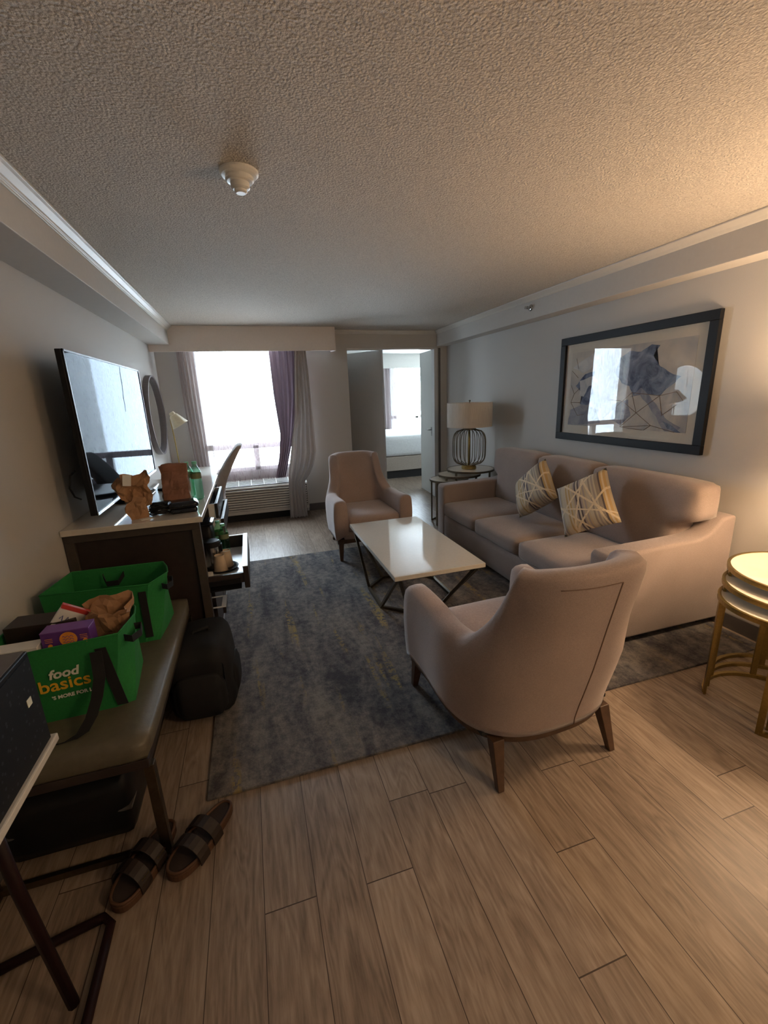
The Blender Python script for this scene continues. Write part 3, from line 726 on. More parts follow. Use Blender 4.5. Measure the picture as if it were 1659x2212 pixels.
blob('blue_wash', [(.84, .12), (.90, .08), (.97, .0), (.94, .0), (.88, .04)], 'washblue', .0006, seed=11, jit=.004)
blob('grey_wash', [(.44, .30), (.56, .36), (.60, .16), (.52, .04), (.44, .10)], 'washgrey', .0002, seed=13)
def PL(u_, v_): return (-.0150, pw-u_*2*pw, -ph+v_*2*ph)
lines = [((.36, .12), (.52, .34)), ((.52, .34), (.59, .44)), ((.59, .44), (.80, .40)), ((.80, .40), (.91, .44)), ((.91, .44), (.96, .34)), ((.52, .34), (.64, .20)), ((.64, .20), (.80, .40)),
         ((.52, .34), (.52, .02)), ((.52, .02), (.64, .20)), ((.64, .20), (.76, .06)), ((.52, .02), (.76, .06)), ((.76, .06), (.71, .0)), ((.76, .06), (.93, .0)), ((.52, .02), (.70, .0)), ((.59, .44), (.64, .20)), ((.40, .36), (.52, .34)),
         ((.80, .40), (.83, .18)), ((.83, .18), (.92, .30)), ((.01, .56), (.05, .44)), ((.05, .44), (.02, .32)), ((.05, .44), (.11, .52)), ((.02, .32), (.12, .32)), ((.02, .32), (.10, .14)), ((.10, .14), (.17, .16)), ((.01, .76), (.08, .66)), ((.05, .92), (.08, .78))]
link('gold_lines', TB(*[[PL(*a), PL(*b_)] for a, b_ in lines], r=.0016, seg=4), 'goldline', t)

# ------------------------------------------------------------------ ROUND MIRROR
t = thing('round_mirror', 'round wall mirror with deep grey-brown rim above the desk', 'mirror', (WL, 5.40, 1.43))
def rx(bm): return rot(bm, 'Y', PI/2)
link('rim', rx(LA([(.405, 0), (.425, 0), (.425, .055), (.410, .055), (.405, .05), (.405, 0)], 72)), 'rim', t, smooth=False)
link('mirror_glass', rx(LA([(0, .012), (.408, .012), (.408, .018), (0, .018)], 72)), 'mirror', t)

# ------------------------------------------------------------------ DRESSER WITH OPEN DRAWERS
DX, DY0, DY1, DZ = -.325, 2.535, 3.99, .94
t = thing('dresser', 'dark brown dresser with white top and open drawers by left wall', 'dresser', (-.65, 3.26, 0))
def db(bm): return mv(bm, (.65, -3.26, 0))
link('top_slab', db(B((WL+.002, -.305, 2.515, 4.0, .908, DZ))), 'quartz', t, bevel=.003)
link('side_panel', db(B((WL+.005, DX, DY0+.02, DY0+.035, .0, .905))), 'darkwood', t)
link('side_frame', db(B((WL+.004, DX, DY0-.004, DY0+.02, .865, .905), (WL+.004, WL+.05, DY0-.004, DY0+.02, .0, .865), (DX-.045, DX, DY0-.004, DY0+.02, .0, .865), (WL+.05, DX-.045, DY0-.004, DY0+.02, 0, .05))), 'edgewood', t, bevel=.002)
link('carcass', db(B((WL+.005, DX-.02, DY0+.035, DY1, .02, .48), (WL+.005, -.80, DY0+.035, DY1, .48, .905), (WL+.005, DX-.02, 3.25, DY1, .48, .905), (WL+.005, DX-.02, DY0+.035, 3.25, .88, .905))), 'darkwood', t)
link('side_panel', db(B((WL+.005, DX, DY1-.02, DY1, .0, .905))), 'darkwood', t)
def drawer(y0, y1, z0, z1, out, inner=True, fh=0):
    xf = DX+out
    fr = link('drawer', db(B((xf-.02, xf, y0, y1, z0-fh, z1))), 'darkwood', t, bevel=.0015)
    if inner:
        d = link('drawer_tray', db(B((xf-.36, xf-.02, y0+.015, y1-.015, z0, z0+.008), (xf-.36, xf-.02, y0+.008, y0+.02, z0, z1-.004), (xf-.36, xf-.02, y1-.02, y1-.008, z0, z1-.004))), 'drawerin', fr)
        d.parent = fr
    return fr
# big coffee drawer
xf = -.098
fr = link('drawer', db(B((xf-.03, xf, 2.545, 3.235, .465, .602))), 'darkwood', t, bevel=.002)
link('drawer_rim', db(B((xf-.032, xf-.002, 2.545, 3.235, .602, .606), (-.60, xf-.03, 3.208, 3.222, .602, .606))), 'drawerin', fr)
link('drawer_side', db(B((-.60, xf-.03, 2.556, 2.572, .50, .56))), 'darkwood', fr); link('drawer_side', db(B((-.60, xf-.03, 3.206, 3.222, .50, .602))), 'darkwood', fr)
link('drawer_bottom', db(B((-.60, xf-.03, 2.572, 3.206, .505, .516))), 'drawerin', fr)
link('drawer_slide', db(B((-.33, xf-.05, 2.548, 2.556, .50, .53), (-.33, xf-.05, 2.556, 3.2, .462, .470))), 'black', fr)
# drawer with white rim lower down
fr = link('drawer', db(B((-.272, -.255, 2.575, 2.735, .31, .352))), 'darkwood', t)
link('drawer_rim', db(B((-.278, -.252, 2.570, 2.735, .352, .357), (-.345, -.278, 2.570, 2.580, .352, .357), (-.345, -.278, 2.726, 2.736, .352, .357))), 'drawerin', fr)
# ajar drawers of second column
for (z0, z1) in ((.735, .845), (.62, .728)):
    drawer(3.26, 3.94, z0, z1, .045 if z0 > .7 else .075)
for (z0, z1) in ((.36, .60), (.06, .35)): drawer(3.26, 3.94, z0, z1, 0, False)
drawer(2.76, 3.24, .06, .44, 0, False)

# lower desk beyond
t = thing('desk', 'low white-topped writing desk in the window corner', 'desk', (-.70, 5.0, 0))
link('top_slab', B((WL+.70+.002, .285, -.99, .93, .732, .76)), 'quartz', t, bevel=.003)
link('side_panel', B((WL+.70+.01, .25, .88, .91, 0, .732)), 'darkwood', t)
link('apron', B((-.28, -.26, -.98, .88, .62, .732)), 'darkwood', t)

# desk chair
t = thing('desk_chair', 'grey upholstered desk chair pulled up sideways to the desk', 'chair', (-.50, 4.72, 0))
bm = bmesh.new(); g = []
prof = [(.115, .50, .15), (.10, .58, .15), (.13, .70, .135), (.18, .80, .12), (.245, .92, .105), (.31, 1.02, .085), (.36, 1.09, .07), (.395, 1.135, .05)]
for i, (x, z, th) in enumerate(prof):
    r_ = []
    hwid = .235 if z < 1.05 else .215
    for k in range(20):
        a = 2*PI*k/20; e = .45
        cxx = math.copysign(abs(math.cos(a))**e, math.cos(a)); sy_ = math.copysign(abs(math.sin(a))**e, math.sin(a))
        r_.append(bm.verts.new((x+.0+cxx*th/2, sy_*hwid, z)))
    g.append(r_)
for A, C in zip(g, g[1:]):
    for j in range(20): bm.faces.new((A[j], A[(j+1) % 20], C[(j+1) % 20], C[j]))
bm.faces.new(g[0][::-1]); bm.faces.new(g[-1])
link('backrest', bm, 'deskfab', t, smooth=True, bevel=0, sub=1)
link('seat', soft(-.36, .14, -.24, .24, .42, .51, .012, .03), 'deskfab', t, smooth=True)
link('seat_pan', B((-.30, .10, -.18, .18, .40, .42)), 'black', t)
link('gas_post', TB([(-.08, 0, .12), (-.08, 0, .40)], r=.022), 'steel', t, smooth=True)
for k in range(5):
    a = math.radians(58+72*k); ca, sa = math.cos(a), math.sin(a)
    link('star_foot', TB([(-.08, 0, .14), (-.08+.15*ca, .15*sa, .125), (-.08+.28*ca, .28*sa, .095), (-.08+.32*ca, .32*sa, .07)], r=.015, square=True), 'cork', t)
    link('caster', LA([(0, 0), (.02, 0), (.024, .02), (.02, .05), (0, .055)], 12, cx=-.08+.32*ca, cy=.32*sa), 'black', t, smooth=True)

# ------------------------------------------------------------------ TELEVISION
t = thing('television', 'large flat television standing on the dresser reflecting the window', 'television', (-.83, 3.34, .94))
ty0, ty1, tz0, tz1 = -.79, .79, .055, .885
link('housing', B((-.015, .013, ty0, ty1, tz0, tz1), (-.085, -.015, ty0+.30, ty1-.30, tz0+.03, tz0+.42)), 'black', t, bevel=.004)
link('bezel', B((.013, .021, ty0, ty0+.014, tz0, tz1), (.013, .021, ty1-.010, ty1, tz0, tz1), (.013, .021, ty0, ty1, tz1-.010, tz1)), 'black', t, bevel=.001)
link('chrome_trim', B((.013, .024, ty0, ty1, tz0, tz0+.016)), 'steel', t, bevel=.002)
link('screen', B((.013, .017, ty0+.014, ty1-.010, tz0+.016, tz1-.010)), 'screen', t)
bm = LA([(0, 0), (.165, 0), (.17, .006), (.16, .012), (.05, .02), (0, .022)], 48)
for v in bm.verts: v.co.x = v.co.x*.78+.01; v.co.y *= 1.6
link('pedestal', bm, 'blackgloss', t, smooth=True)
link('neck', B((-.03, .0, -.09, .09, .01, .12)), 'black', t, bevel=.006)
link('cable', TB([(-.04, -.79, .30), (-.05, -.835, .28), (-.06, -.845, .22), (-.055, -.82, .17), (-.04, -.79, .15)], r=.0045), 'black', t, smooth=True)

# ------------------------------------------------------------------ DESK LAMP
t = thing('desk_lamp', 'cream reading lamp with cone shade standing on the desk', 'lamp', (-.835, 5.62, .76))
link('lamp_base', LA([(0, 0), (.085, 0), (.085, .012), (.02, .02), (0, .02)], 32), 'creamlamp', t, smooth=True)
link('pole', TB([(0, 0, .015), (-.012, 0, .40), (-.025, 0, .61), (-.005, 0, .63)], r=.007), 'gold', t, smooth=True)
bm = LA([(0, .17), (.024, .17), (.03, .165), (.036, .135), (.046, .13), (.098, 0), (.094, 0), (.04, .12), (0, .12)], 40)
rot(bm, 'Y', math.radians(-28)); mv(bm, (.075, 0, .545)); link('cone_shade', bm, 'creamlamp', t, smooth=False)

# ------------------------------------------------------------------ THINGS ON THE DRESSER
def paper_bag(name, w, d, h, mat, label, loc, rz, crumple, folded, seed, cat='paper bag'):
    bm = bmesh.new(); n_ = 9; nzz = 16; rings = []
    per = []
    for i in range(n_): per.append((-w/2+w*i/n_, -d/2))
    for i in range(4): per.append((w/2, -d/2+d*i/4))
    for i in range(n_): per.append((w/2-w*i/n_, d/2))
    for i in range(4): per.append((-w/2, d/2-d*i/4))
    for k in range(nzz+1):
        f = k/nzz; z = h*f; r_ = []
        for (x, y) in per:
            sq = (1-.9*smoothstep(.45, 1, f)) if folded else (1-crumple*.9*math.sin(PI*min(1, f*1.0))*.5)
            tap = 1-.06*f if folded else .72+.42*f
            v = Vector((x*tap, y*sq, z))
            nv = noise.noise_vector(Vector((x*16+seed, y*16, z*13)))*crumple*.05 + noise.noise_vector(Vector((x*45, y*45+seed, z*40)))*crumple*.016
            if k == 0: nv.z = 0
            v += nv*min(1, f*4+.15)
            r_.append(bm.verts.new(v))
        rings.append(r_)
    P_ = len(per)
    for A, C in zip(rings, rings[1:]):
        for j in range(P_): bm.faces.new((A[j], A[(j+1) % P_], C[(j+1) % P_], C[j]))
    bm.faces.new(rings[0][::-1])
    o = link(name, bm, mat, smooth=False, recalc=False); md = o.modifiers.new('s', 'SOLIDIFY'); md.thickness = .0015
    t = thing(name, label, cat, loc, rz); o.name = 'bag_body'; o.parent = t
    if folded:
        fb = soft(-w*.47, w*.47, -.016, .016, h-.045, h+.012, .003, .008, n=(12, 2, 4))
        for v in fb.verts: v.co += noise.noise_vector(v.co*30)*.004
        link('rolled_top', fb, mat, t)
    return t
paper_bag('paper_bag', .155, .12, .235, 'kraftred', 'upright brown paper bag with rolled top on the dresser', (-.485, 2.99, .94), .05, .35, True, 3)
pb = paper_bag('crumpled_paper_bag', .115, .09, .23, 'kraft', 'crumpled open brown paper bag at the near edge of the dresser', (-.645, 2.66, .94), .3, 1.0, False, 11)
link('receipt', mv(rot(B((-.02, .02, -.001, .001, 0, .06)), 'Y', .15), (-.035, -.045, .19)), 'white', pb)
def bottle(x, y, z, label, group, h=.235, r=.033, cap=True):
    t = thing('water_bottle', label, 'bottle', (x, y, z), 0, group)
    pr = [(0, .004), (r*.7, 0), (r, .012)]
    for k in range(8): pr += [(r*(.97 if k % 2 else 1), .03+.014*k)]
    pr += [(r, h*.66), (r*.93, h*.76), (r*.55, h*.86), (r*.38, h*.90), (r*.38, h*.97)]
    link('bottle_body', LA(pr, 28), 'greenpet', t, smooth=True)
    link('cap', LA([(0, h*.93), (r*.46, h*.93), (r*.46, h), (0, h)], 20), 'greencap', t)
    link('label_band', LA([(r*1.01, h*.56), (r*1.01, h*.70)], 28), 'bottlelabel', t, smooth=True)
    return t
M['greencap'] = plain('green_cap', (.20, .62, .40), .4)
M['bottlelabel'] = plain('bottle_label', (.16, .19, .09), .5)
bottle(-.362, 3.0, .94, 'clear green bottle standing in front corner of the dresser top', 'green water bottles', h=.25)
bottle(-.425, 3.12, .94, 'green bottle mostly hidden behind the upright paper bag', 'green water bottles')
t = thing('food_container', 'glossy black lidded food container on the dresser edge', 'container', (-.415, 2.69, .94), .15)
link('tray', soft(-.07, .07, -.055, .055, 0, .03, .002, .008), 'blackgloss', t, smooth=True)
link('lid', soft(-.076, .076, -.06, .06, .03, .062, .006, .012), 'blackgloss', t, smooth=True)
pts = []
for k in range(120):
    a = k*.38; pts.append(((.045+.012*math.sin(k*.9))*math.cos(a), (.036+.010*math.cos(k*.7))*math.sin(a), .008+.0004*k+.003*math.sin(k*1.7)))
cb_ = link('coiled_cable', TB(pts, r=.0042, seg=6), 'black', smooth=True, loc=(-.535, 2.66, .94)); tag(cb_, 'tangled black cable coil between the two paper bags', 'cable')
o = link('sunglasses_case', soft(-.06, .06, -.03, .03, 0, .035, .004, .014), 'blackgloss', smooth=True, loc=(-.56, 2.86, .94)); tag(o, 'black glossy case behind the coiled cable', 'case')
o = link('remote_control', soft(-.022, .022, -.085, .085, 0, .018, .001, .007), 'black', smooth=True, loc=(-.60, 3.42, .94)); o.rotation_euler = (0, 0, 1.2); tag(o, 'black remote control lying below the television', 'remote control')
o = link('folded_receipt', B((-.03, .03, -.02, .02, 0, .002)), 'white', loc=(-.60, 2.60, .94)); o.rotation_euler = (0, 0, .5); tag(o, 'small white paper slip beside the crumpled bag', 'paper')
o = link('loose_paper', B((-.03, .03, -.045, .045, 0, .002)), 'white', loc=(-.545, 2.755, .94)); o.rotation_euler = (0, 0, -.4); tag(o, 'white leaflet lying between the cable and the case', 'paper')

# ------------------------------------------------------------------ THINGS IN THE OPEN DRAWER
ZD = .516
o = link('serving_tray', LA([(0, 0), (.085, 0), (.10, .016), (.097, .018), (.083, .004), (0, .004)], 40), 'black', loc=(-.262, 2.79, ZD), smooth=True); tag(o, 'black round tray under the paper cups in the open drawer', 'tray')
def cup(x, y, label, z=ZD+.005, s=1.0):
    t = thing('paper_cup', label, 'cup', (x, y, z), 0, 'upturned paper cups in the drawer')
    link('cup_body', LA([(.041*s, 0), (.041*s, .004), (.030*s, .105), (.028*s, .105), (.028*s, .098), (0, .098)], 32), 'cup', t)
    link('cup_rim', LA([(.040*s, 0), (.043*s, 0), (.043*s, .006), (.040*s, .006)], 32), 'cup', t)
cup(-.268, 2.745, 'upturned kraft paper cup nearest in the open drawer')
cup(-.235, 2.825, 'upturned paper cup behind the nearest cup in the drawer')
t = thing('coffee_canister', 'black and silver lidded canister in the open drawer', 'canister', (-.315, 2.83, ZD))
link('canister_body', LA([(0, 0), (.05, 0), (.052, .15), (0, .15)], 32), 'steel', t)
link('canister_lid', LA([(0, .15), (.060, .15), (.060, .175), (.05, .185), (0, .185)], 32), 'black', t, bevel=.002)
link('clasp', B((.035, .065, -.02, .02, .11, .16)), 'black', t)
t = thing('coffee_maker', 'small black coffee maker at the back of the open drawer', 'coffee maker', (-.40, 3.02, ZD))
link('machine_body', soft(-.07, .09, -.09, .09, 0, .25, .004, .02), 'black', t, smooth=True)
link('machine_lid', soft(-.05, .10, -.08, .08, .25, .275, .004, .01), 'blackgloss', t, smooth=True)
bottle(-.248, 3.03, ZD, 'dark green bottle standing in the open drawer, nearer one', 'green water bottles')
bottle(-.285, 3.12, ZD, 'dark green bottle standing in the open drawer, rear one', 'green water bottles')
o = link('sugar_packets', soft(-.03, .02, -.03, .03, 0, .03, .002, .006), 'white', loc=(-.33, 2.66, ZD), smooth=True); tag(o, 'small white packet bundle at the near end of the drawer', 'packets')

# ------------------------------------------------------------------ BENCH
t = thing('bench', 'olive leather upholstered bench with dark frame along left wall', 'bench', (-.71, 1.90, 0))
link('seat_pad', soft(-.275, .278, -.55, .57, .42, .50, .006, .02, n=(12, 20, 4)), 'leather', t, smooth=True)
link('seat_frame', B((-.27, .27, -.54, .56, .385, .42)), 'darkwood', t, bevel=.003)
for sx, sy in ((-1, -1), (1, -1), (-1, 1), (1, 1)):
    x = .265*sx if sx > 0 else -.25; y = -.52 if sy < 0 else .54
    link('leg', B((x-.016, x+.016, y-.016, y+.016, 0, .39)), 'bronze', t, bevel=.002)
link('stretcher', B((-.25, .255, -.528, -.512, .02, .045)), 'bronze', t); link('stretcher', B((-.25, .255, .532, .548, .02, .045)), 'bronze', t)
t = thing('suitcase', 'dark hard suitcase lying in the shadow under the bench', 'suitcase', (-.76, 1.80, 0))
link('case_shell', soft(-.20, .20, -.33, .33, .02, .27, .005, .03), 'black', t, smooth=True)
link('case_edge', soft(-.203, .203, -.333, .333, .135, .15, .0, .005), 'base', t)

# ------------------------------------------------------------------ GREEN TOTE BAGS
def lerp2(a, b_, f): return (a[0]+(b_[0]-a[0])*f, a[1]+(b_[1]-a[1])*f)
def tote(name, label, bot, rim, z0, z1, sx):
    c = (sum(p[0] for p in bot)/len(bot), sum(p[1] for p in bot)/len(bot))
    t = thing(name, label, 'tote bag', (c[0], c[1], z0), 0, 'green reusable tote bags on the bench')
    bm = bmesh.new(); rings = []; K = 8
    sub = lambda L: [lerp2(L[i], L[(i+1) % len(L)], s/4) for i in range(len(L)) for s in range(4)]
    Bs, Rs = sub(bot), sub(rim)
    for k in range(K+1):
        f = k/K; r_ = []
        for a, b_ in zip(Bs, Rs):
            p = lerp2(a, b_, f); w = noise.noise(Vector((p[0]*9, p[1]*9, f*2+z0)))*.006*math.sin(PI*f)
            r_.append(bm.verts.new((p[0]-c[0]+w, p[1]-c[1]+w, (z1-z0)*f)))
        rings.append(r_)
    n_ = len(Bs)
    for A, C in zip(rings, rings[1:]):
        for j in range(n_): bm.faces.new((A[j], A[(j+1) % n_], C[(j+1) % n_], C[j]))
    bm.faces.new(rings[0][::-1])
    o = link('bag_shell', bm, 'green', t, recalc=False); md = o.modifiers.new('s', 'SOLIDIFY'); md.thickness = .004; md.offset = -1
    link('rim_piping', TB([(p[0]-c[0], p[1]-c[1], z1-z0) for p in Rs], r=.003, closed=True, seg=6), 'green', t, smooth=True)
    return t, c
ZB = .502
bot1 = [(-.90, 1.545), (-.565, 1.558), (-.508, 1.578), (-.520, 1.70), (-.536, 1.845), (-.90, 1.835)]
rim1 = [(-.945, 1.525), (-.519, 1.579), (-.497, 1.725), (-.510, 1.79), (-.549, 1.861), (-.905, 1.822)]
T1, c1 = tote('tote_bag', 'green grocery tote full of snack boxes, nearer on the bench', bot1, rim1, ZB, .78, 1)
bot2 = [(-.90, 2.005), (-.558, 2.006), (-.498, 2.012), (-.485, 2.14), (-.478, 2.275), (-.90, 2.27)]
rim2 = [(-.935, 2.055), (-.505, 2.013), (-.446, 2.141), (-.462, 2.22), (-.492, 2.301), (-.90, 2.318)]
T2, c2 = tote('tote_bag', 'empty open green tote bag on the bench beside the dresser', bot2, rim2, ZB, .78, 1)
def ribbon(pts, wdir, w, th=.003):
    bm = bmesh.new(); wd = Vector(wdir).normalized()*w/2; A = []
    k = len(pts)
    for i, p in enumerate(pts):
        p = Vector(p); d = (Vector(pts[min(i+1, k-1)])-Vector(pts[max(i-1, 0)])).normalized(); nn = d.cross(wd).normalized()*th/2
        A.append([bm.verts.new(q) for q in (p+wd+nn, p-wd+nn, p-wd-nn, p+wd-nn)])
    for a, b_ in zip(A, A[1:]):
        for j in range(4): bm.faces.new((a[j], a[(j+1) % 4], b_[(j+1) % 4], b_[j]))
    bm.faces.new(A[0][::-1]); bm.faces.new(A[-1]); return bm
def loc_(c, z, pts): return [(p[0]-c[0], p[1]-c[1], p[2]-z) for p in pts]
def yf(x, z, bot, rim, d=.004):   # front face plane y of a tote
    f = (z-ZB)/(.78-ZB); a = bot[0][1]+(bot[1][1]-bot[0][1])*(x-bot[0][0])/(bot[1][0]-bot[0][0]); b_ = rim[0][1]+(rim[1][1]-rim[0][1])*(x-rim[0][0])/(rim[1][0]-rim[0][0])
    return a+(b_-a)*f-d
s1 = [(-.586, 1.545, .742), (-.585, 1.538, .70), (-.580, 1.515, .66), (-.592, 1.49, .60), (-.610, 1.465, .55), (-.635, 1.44, .515), (-.665, 1.425, .507), (-.71, 1.42, .506), (-.75, 1.43, .506)]
link('strap', ribbon(loc_(c1, ZB, s1), (1, .05, 0), .036), 'strap', T1)
s2 = [(-.560, yf(-.56, z, bot1, rim1, .006), z) if False else (-.578+(.742-z)*.16, yf(-.56, z, bot1, rim1, .006), z) for z in (.742, .70, .65, .60, .55, .515)]
link('strap', ribbon(loc_(c1, ZB, s2), (1, .04, 0), .034), 'strap', T1)
s3 = [(-.512, 1.61, .745), (-.485, 1.60, .74), (-.470, 1.66, .73), (-.478, 1.71, .735), (-.500, 1.70, .74)]
link('side_handle', ribbon(loc_(c1, ZB, s3), (0, 0, 1), .026), 'strap', T1)
s4 = [(-.535, yf(-.535, z, bot2, rim2, .006), z) for z in (.75, .68, .60, .53)]
link('strap', ribbon(loc_(c2, ZB, s4), (1, 0, 0), .03), 'strap', T2)
s5 = [(-.462, 2.06, .745), (-.44, 2.05, .74), (-.425, 2.10, .735), (-.432, 2.15, .74), (-.452, 2.15, .745)]
link('side_handle', ribbon(loc_(c2, ZB, s5), (0, 0, 1), .026), 'strap', T2)
link('inner_handle', ribbon(loc_(c2, ZB, [(-.76, 2.285, .75), (-.74, 2.25, .72), (-.69, 2.25, .72), (-.67, 2.285, .75)]), (0, 0, 1), .026), 'strap', T2)
# lettering on the near bag
def lay(bm, x, z, tilt):
    f0 = yf(x, z, bot1, rim1, .0055); rot(bm, 'X', PI/2+math.atan2(bot1[0][1]-rim1[0][1], .28)*0); rot(bm, 'Z', math.atan2(.040, .36)); mv(bm, (x-c1[0], f0-c1[1], z-ZB)); return bm
link('lettering', lay(text_mesh('food', .046, shear=.2, bold=.0014), -.737, .668, 0), 'whiteink', T1)
link('lettering', lay(text_mesh('basics', .064, bold=.0008), -.772, .622, 0), 'yellowink', T1)
link('lettering', lay(text_mesh("'S MORE FOR LESS", .0178, bold=.0006), -.742, .590, 0), 'whiteink', T1)

# contents of the near bag
t = thing('snack_carton', 'purple snack box with orange circle in the near tote', 'box', (-.67, 1.60, .66), -.02)
link('carton_body', B((-.072, .072, -.03, .03, 0, .165)), 'purple', t, bevel=.002)
link('carton_top', B((-.072, .072, -.030, .031, .165, .167)), 'purplelid', t)
def disc(r, x, z, y=-.031): return mv(rot(LA([(0, 0), (r, 0), (r, .0008), (0, .0008)], 28), 'X', PI/2), (x, y, z))
link('orange_logo', disc(.026, .008, .135), 'orange', t)
link('orange_spot', disc(.007, -.048, .118), 'orange', t); link('orange_spot', disc(.007, .056, .122), 'orange', t)
link('logo_script', TB(*[[(.008+dx-.016+.004*k, -.0322, .135+.004*math.sin(k*2.2)+dz_) for k in range(9)] for dx, dz_ in ((0, .010), (0, 0), (0, -.010))], r=.0011, seg=4), 'purple', t)
link('small_print', TB(*[[(x0, -.0322, z_), (x0+.022, -.0322, z_)] for x0 in (-.060, .043) for z_ in (.132, .138, .144)], r=.0009, seg=4), 'orange', t)
t = thing('snack_packet', 'white packet with red ends and dark script in near tote', 'packet', (-.735, 1.70, .76), .35)
pk = soft(-.045, .045, -.008, .008, -.01, .10, .004, .006, n=(8, 2, 8)); rot(pk, 'Y', .65); link('packet_body', pk, 'white', t, smooth=True)
e1 = B((-.046, .046, -.0115, .0115, .088, .103)); rot(e1, 'Y', .65); e2 = B((-.046, .046, -.0115, .0115, -.012, .0)); rot(e2, 'Y', .65)
link('red_end', e1, 'redp', t); link('red_end', e2, 'redp', t)
sc_ = TB([(-.034+.006*k, -.0135, .052+.014*math.sin(k*1.9)) for k in range(12)], r=.0014, seg=4); rot(sc_, 'Y', .65); link('script', sc_, 'blueink', t)
pbg = paper_bag('brown_paper_bag', .12, .10, .27, 'kraft', 'open brown paper bag sticking out of the near tote', (-.585, 1.73, .56), .2, .8, False, 23)
o = link('white_carton', B((-.085, .06, -.03, .03, 0, .13)), 'white', bevel=.002, loc=(-.81, 1.585, .66)); tag(o, 'plain white box at the left in the near tote', 'box')
o = link('brown_carton', B((-.10, .12, -.05, .05, 0, .24)), 'sandal', bevel=.002, loc=(-.80, 1.74, .57)); o.rotation_euler = (0, 0, -.05); tag(o, 'dark brown box behind the purple box in the near tote', 'box')

# ------------------------------------------------------------------ NEAR LEFT: side table, carton
t = thing('side_table', 'white-edged table at the lower left corner on dark tubes', 'side table', (-.80, .85, 0), 0)
tz = .70
link('tabletop', mv(B((-.19, .212, -.62, .36, tz-.022, tz)), (0, 0, 0)), 'quartz', t, bevel=.004)
link('under_frame', B((-.17, .195, -.60, .34, tz-.04, tz-.023)), 'bronze', t)
link('leg', TB([(.155, .13, tz-.03), (.150, .15, .45), (.19, .14, .03)], r=.014), 'maroon', t, smooth=True)
link('leg', TB([(-.15, .13, tz-.03), (-.15, .15, .45), (-.15, .14, .03)], r=.014), 'maroon', t, smooth=True)
link('floor_loop', TB([(-.15, .28, .014), (.12, .34, .014), (.20, .355, .014), (.225, .33, .014), (.228, .10, .014), (.225, -.30, .014), (-.15, -.30, .014)], r=.014), 'maroon', t, smooth=True)
t = thing('black_carton', 'large black speckled carton on the white-edged table', 'box', (-.79, 1.0, .70), 0)
link('carton_body', B((-.19, .192, -.40, .195, 0, .262)), 'black', t, bevel=.003)
link('patterned_side', B((.192, .1945, -.38, .185, .01, .25)), 'speck', t)
link('carton_flap', rot(B((.02, .186, -.36, .19, .262, .265)), 'Y', 0), 'base', t)
link('emblem', B((.1945, .196, .13, .15, .14, .16)), 'whiteink', t)

o = link('white_floor_box', B((-.06, .06, -.16, .0, 0, .10)), 'white', bevel=.003, loc=(-.80, 1.02, 0)); o.rotation_euler = (0, 0, -.9); tag(o, 'white box on the floor at the bottom left corner', 'box')

# ------------------------------------------------------------------ BACKPACK
t = thing('backpack', 'black soft backpack standing on the floor by the dresser', 'backpack', (-.365, 2.24, 0), -.05)
bb = soft(-.15, .140, -.19, .19, 0, .375, .015, .05, n=(12, 12, 14))
for v in bb.verts:
    v.co += noise.noise_vector(v.co*6)*.014
    if v.co.z < .02: v.co.z = max(.001, v.co.z)
    s = 1-.12*smoothstep(.22, .375, v.co.z); v.co.x *= s
link('pack_body', bb, 'blackfab', t, smooth=True)
pk = soft(-.11, .11, -.235, -.175, .04, .25, .015, .03); link('front_pocket', pk, 'blackfab', t, smooth=True)
link('zipper', TB([(-.12, -.19, .12), (-.12, -.185, .29), (-.08, -.165, .345), (.08, -.165, .345), (.12, -.185, .29), (.12, -.19, .12)], r=.004), 'black', t, smooth=True)
link('grab_handle', TB([(-.03, -.03, .375), (-.03, -.02, .405), (.04, .0, .41), (.04, .02, .375)], r=.009), 'strap', t, smooth=True)
link('side_pouch', soft(.125, .165, -.10, .08, .05, .22, .01, .018), 'blackfab', t, smooth=True)

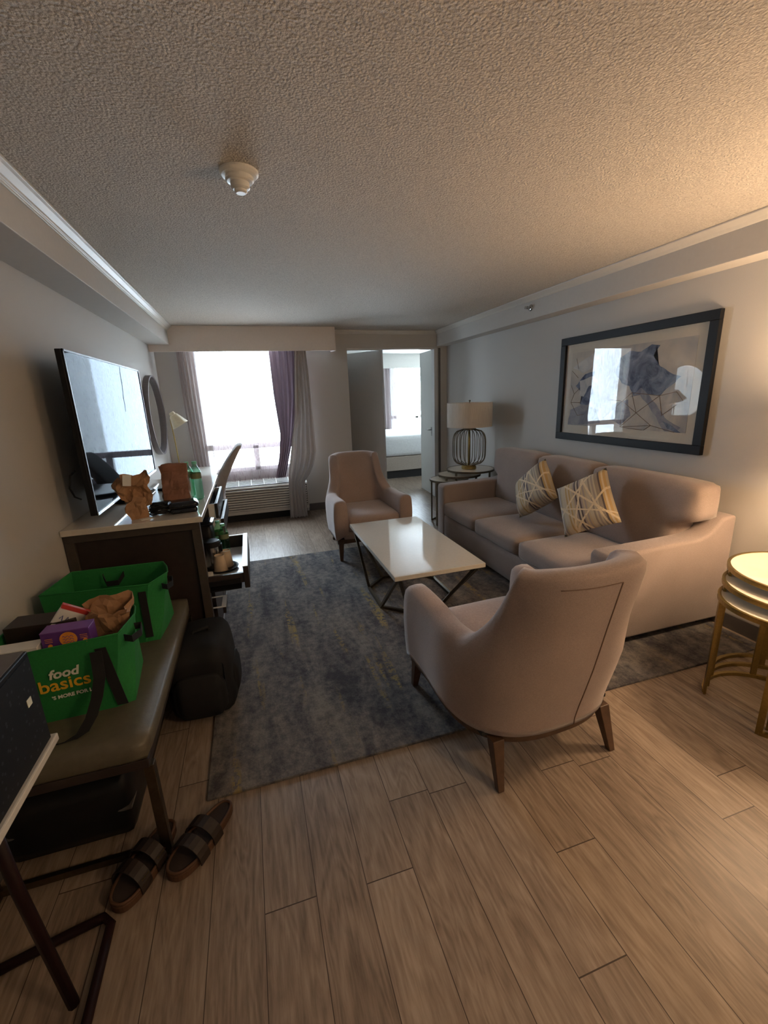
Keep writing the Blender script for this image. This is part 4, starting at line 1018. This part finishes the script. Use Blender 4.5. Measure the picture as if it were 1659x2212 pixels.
# ------------------------------------------------------------------ SANDALS
def sandal(label, loc, rz, mir):
    t = thing('sandal', label, 'sandal', loc, rz, 'brown two-strap sandals'); t.scale = (1.18, 1.08, 1.1)
    out = []
    for k in range(40):
        a = 2*PI*k/40; y = .135*math.sin(a); w = .046+.009*math.sin(a)-.006*math.cos(2*a)*(1 if math.sin(a) < 0 else 0)
        out.append((mir*(w*math.copysign(abs(math.cos(a))**.8, math.cos(a))+.008*math.sin(a)), y))
    bm = bmesh.new(); prism(bm, out, 'z', 0, .026); link('sole', bm, 'cork', t, bevel=.004)
    bm = bmesh.new(); prism(bm, [(x*.86, y*.93) for x, y in out], 'z', .026, .029); link('insole', bm, 'suede', t)
    bm = bmesh.new(); prism(bm, out, 'z', .026, .036)
    link('edge_lip', TB([(x*.93, y*.965, .030) for x, y in out], r=.005, closed=True, seg=6), 'cork', t, smooth=True)
    bm.free()
    for y0 in (.055, -.012):
        pts = [(mir*(-.052+.0), y0, .012)]+[(mir*(-.052*math.cos(PI*k/10)), y0+.006*k/10, .020+.058*math.sin(PI*k/10)) for k in range(11)]+[(mir*.052, y0+.006, .012)]
        link('strap', ribbon(pts, (0, 1, 0), .042, .004), 'sandal', t)
        link('buckle', TB([(mir*.030, y0-.012, .066), (mir*.030, y0+.014, .066), (mir*.046, y0+.014, .048), (mir*.046, y0-.012, .048)], r=.0018, closed=True, seg=6), 'gold', t)
    return t
sandal('brown two-strap sandal nearer the wood floor, right of the pair', (-.328, 1.375, 0), math.radians(146), 1)
sandal('brown two-strap sandal against the bench leg, left of the pair', (-.507, 1.345, 0), math.radians(150), -1)

# ------------------------------------------------------------------ BEDROOM
t = thing('bed', 'white-made bed on a beige base seen through the doorway', 'bed', (3.6, 8.75, 0))
link('plinth', B((-1.15, 1.3, -.90, .9, 0, .15)), 'dark', t)
link('bed_base', B((-1.2, 1.35, -.95, .95, .15, .42)), 'bedbase', t, bevel=.01)
link('duvet', soft(-1.22, 1.37, -.97, .97, .42, .80, .01, .05, n=(20, 14, 5)), 'bedwhite', t, smooth=True)
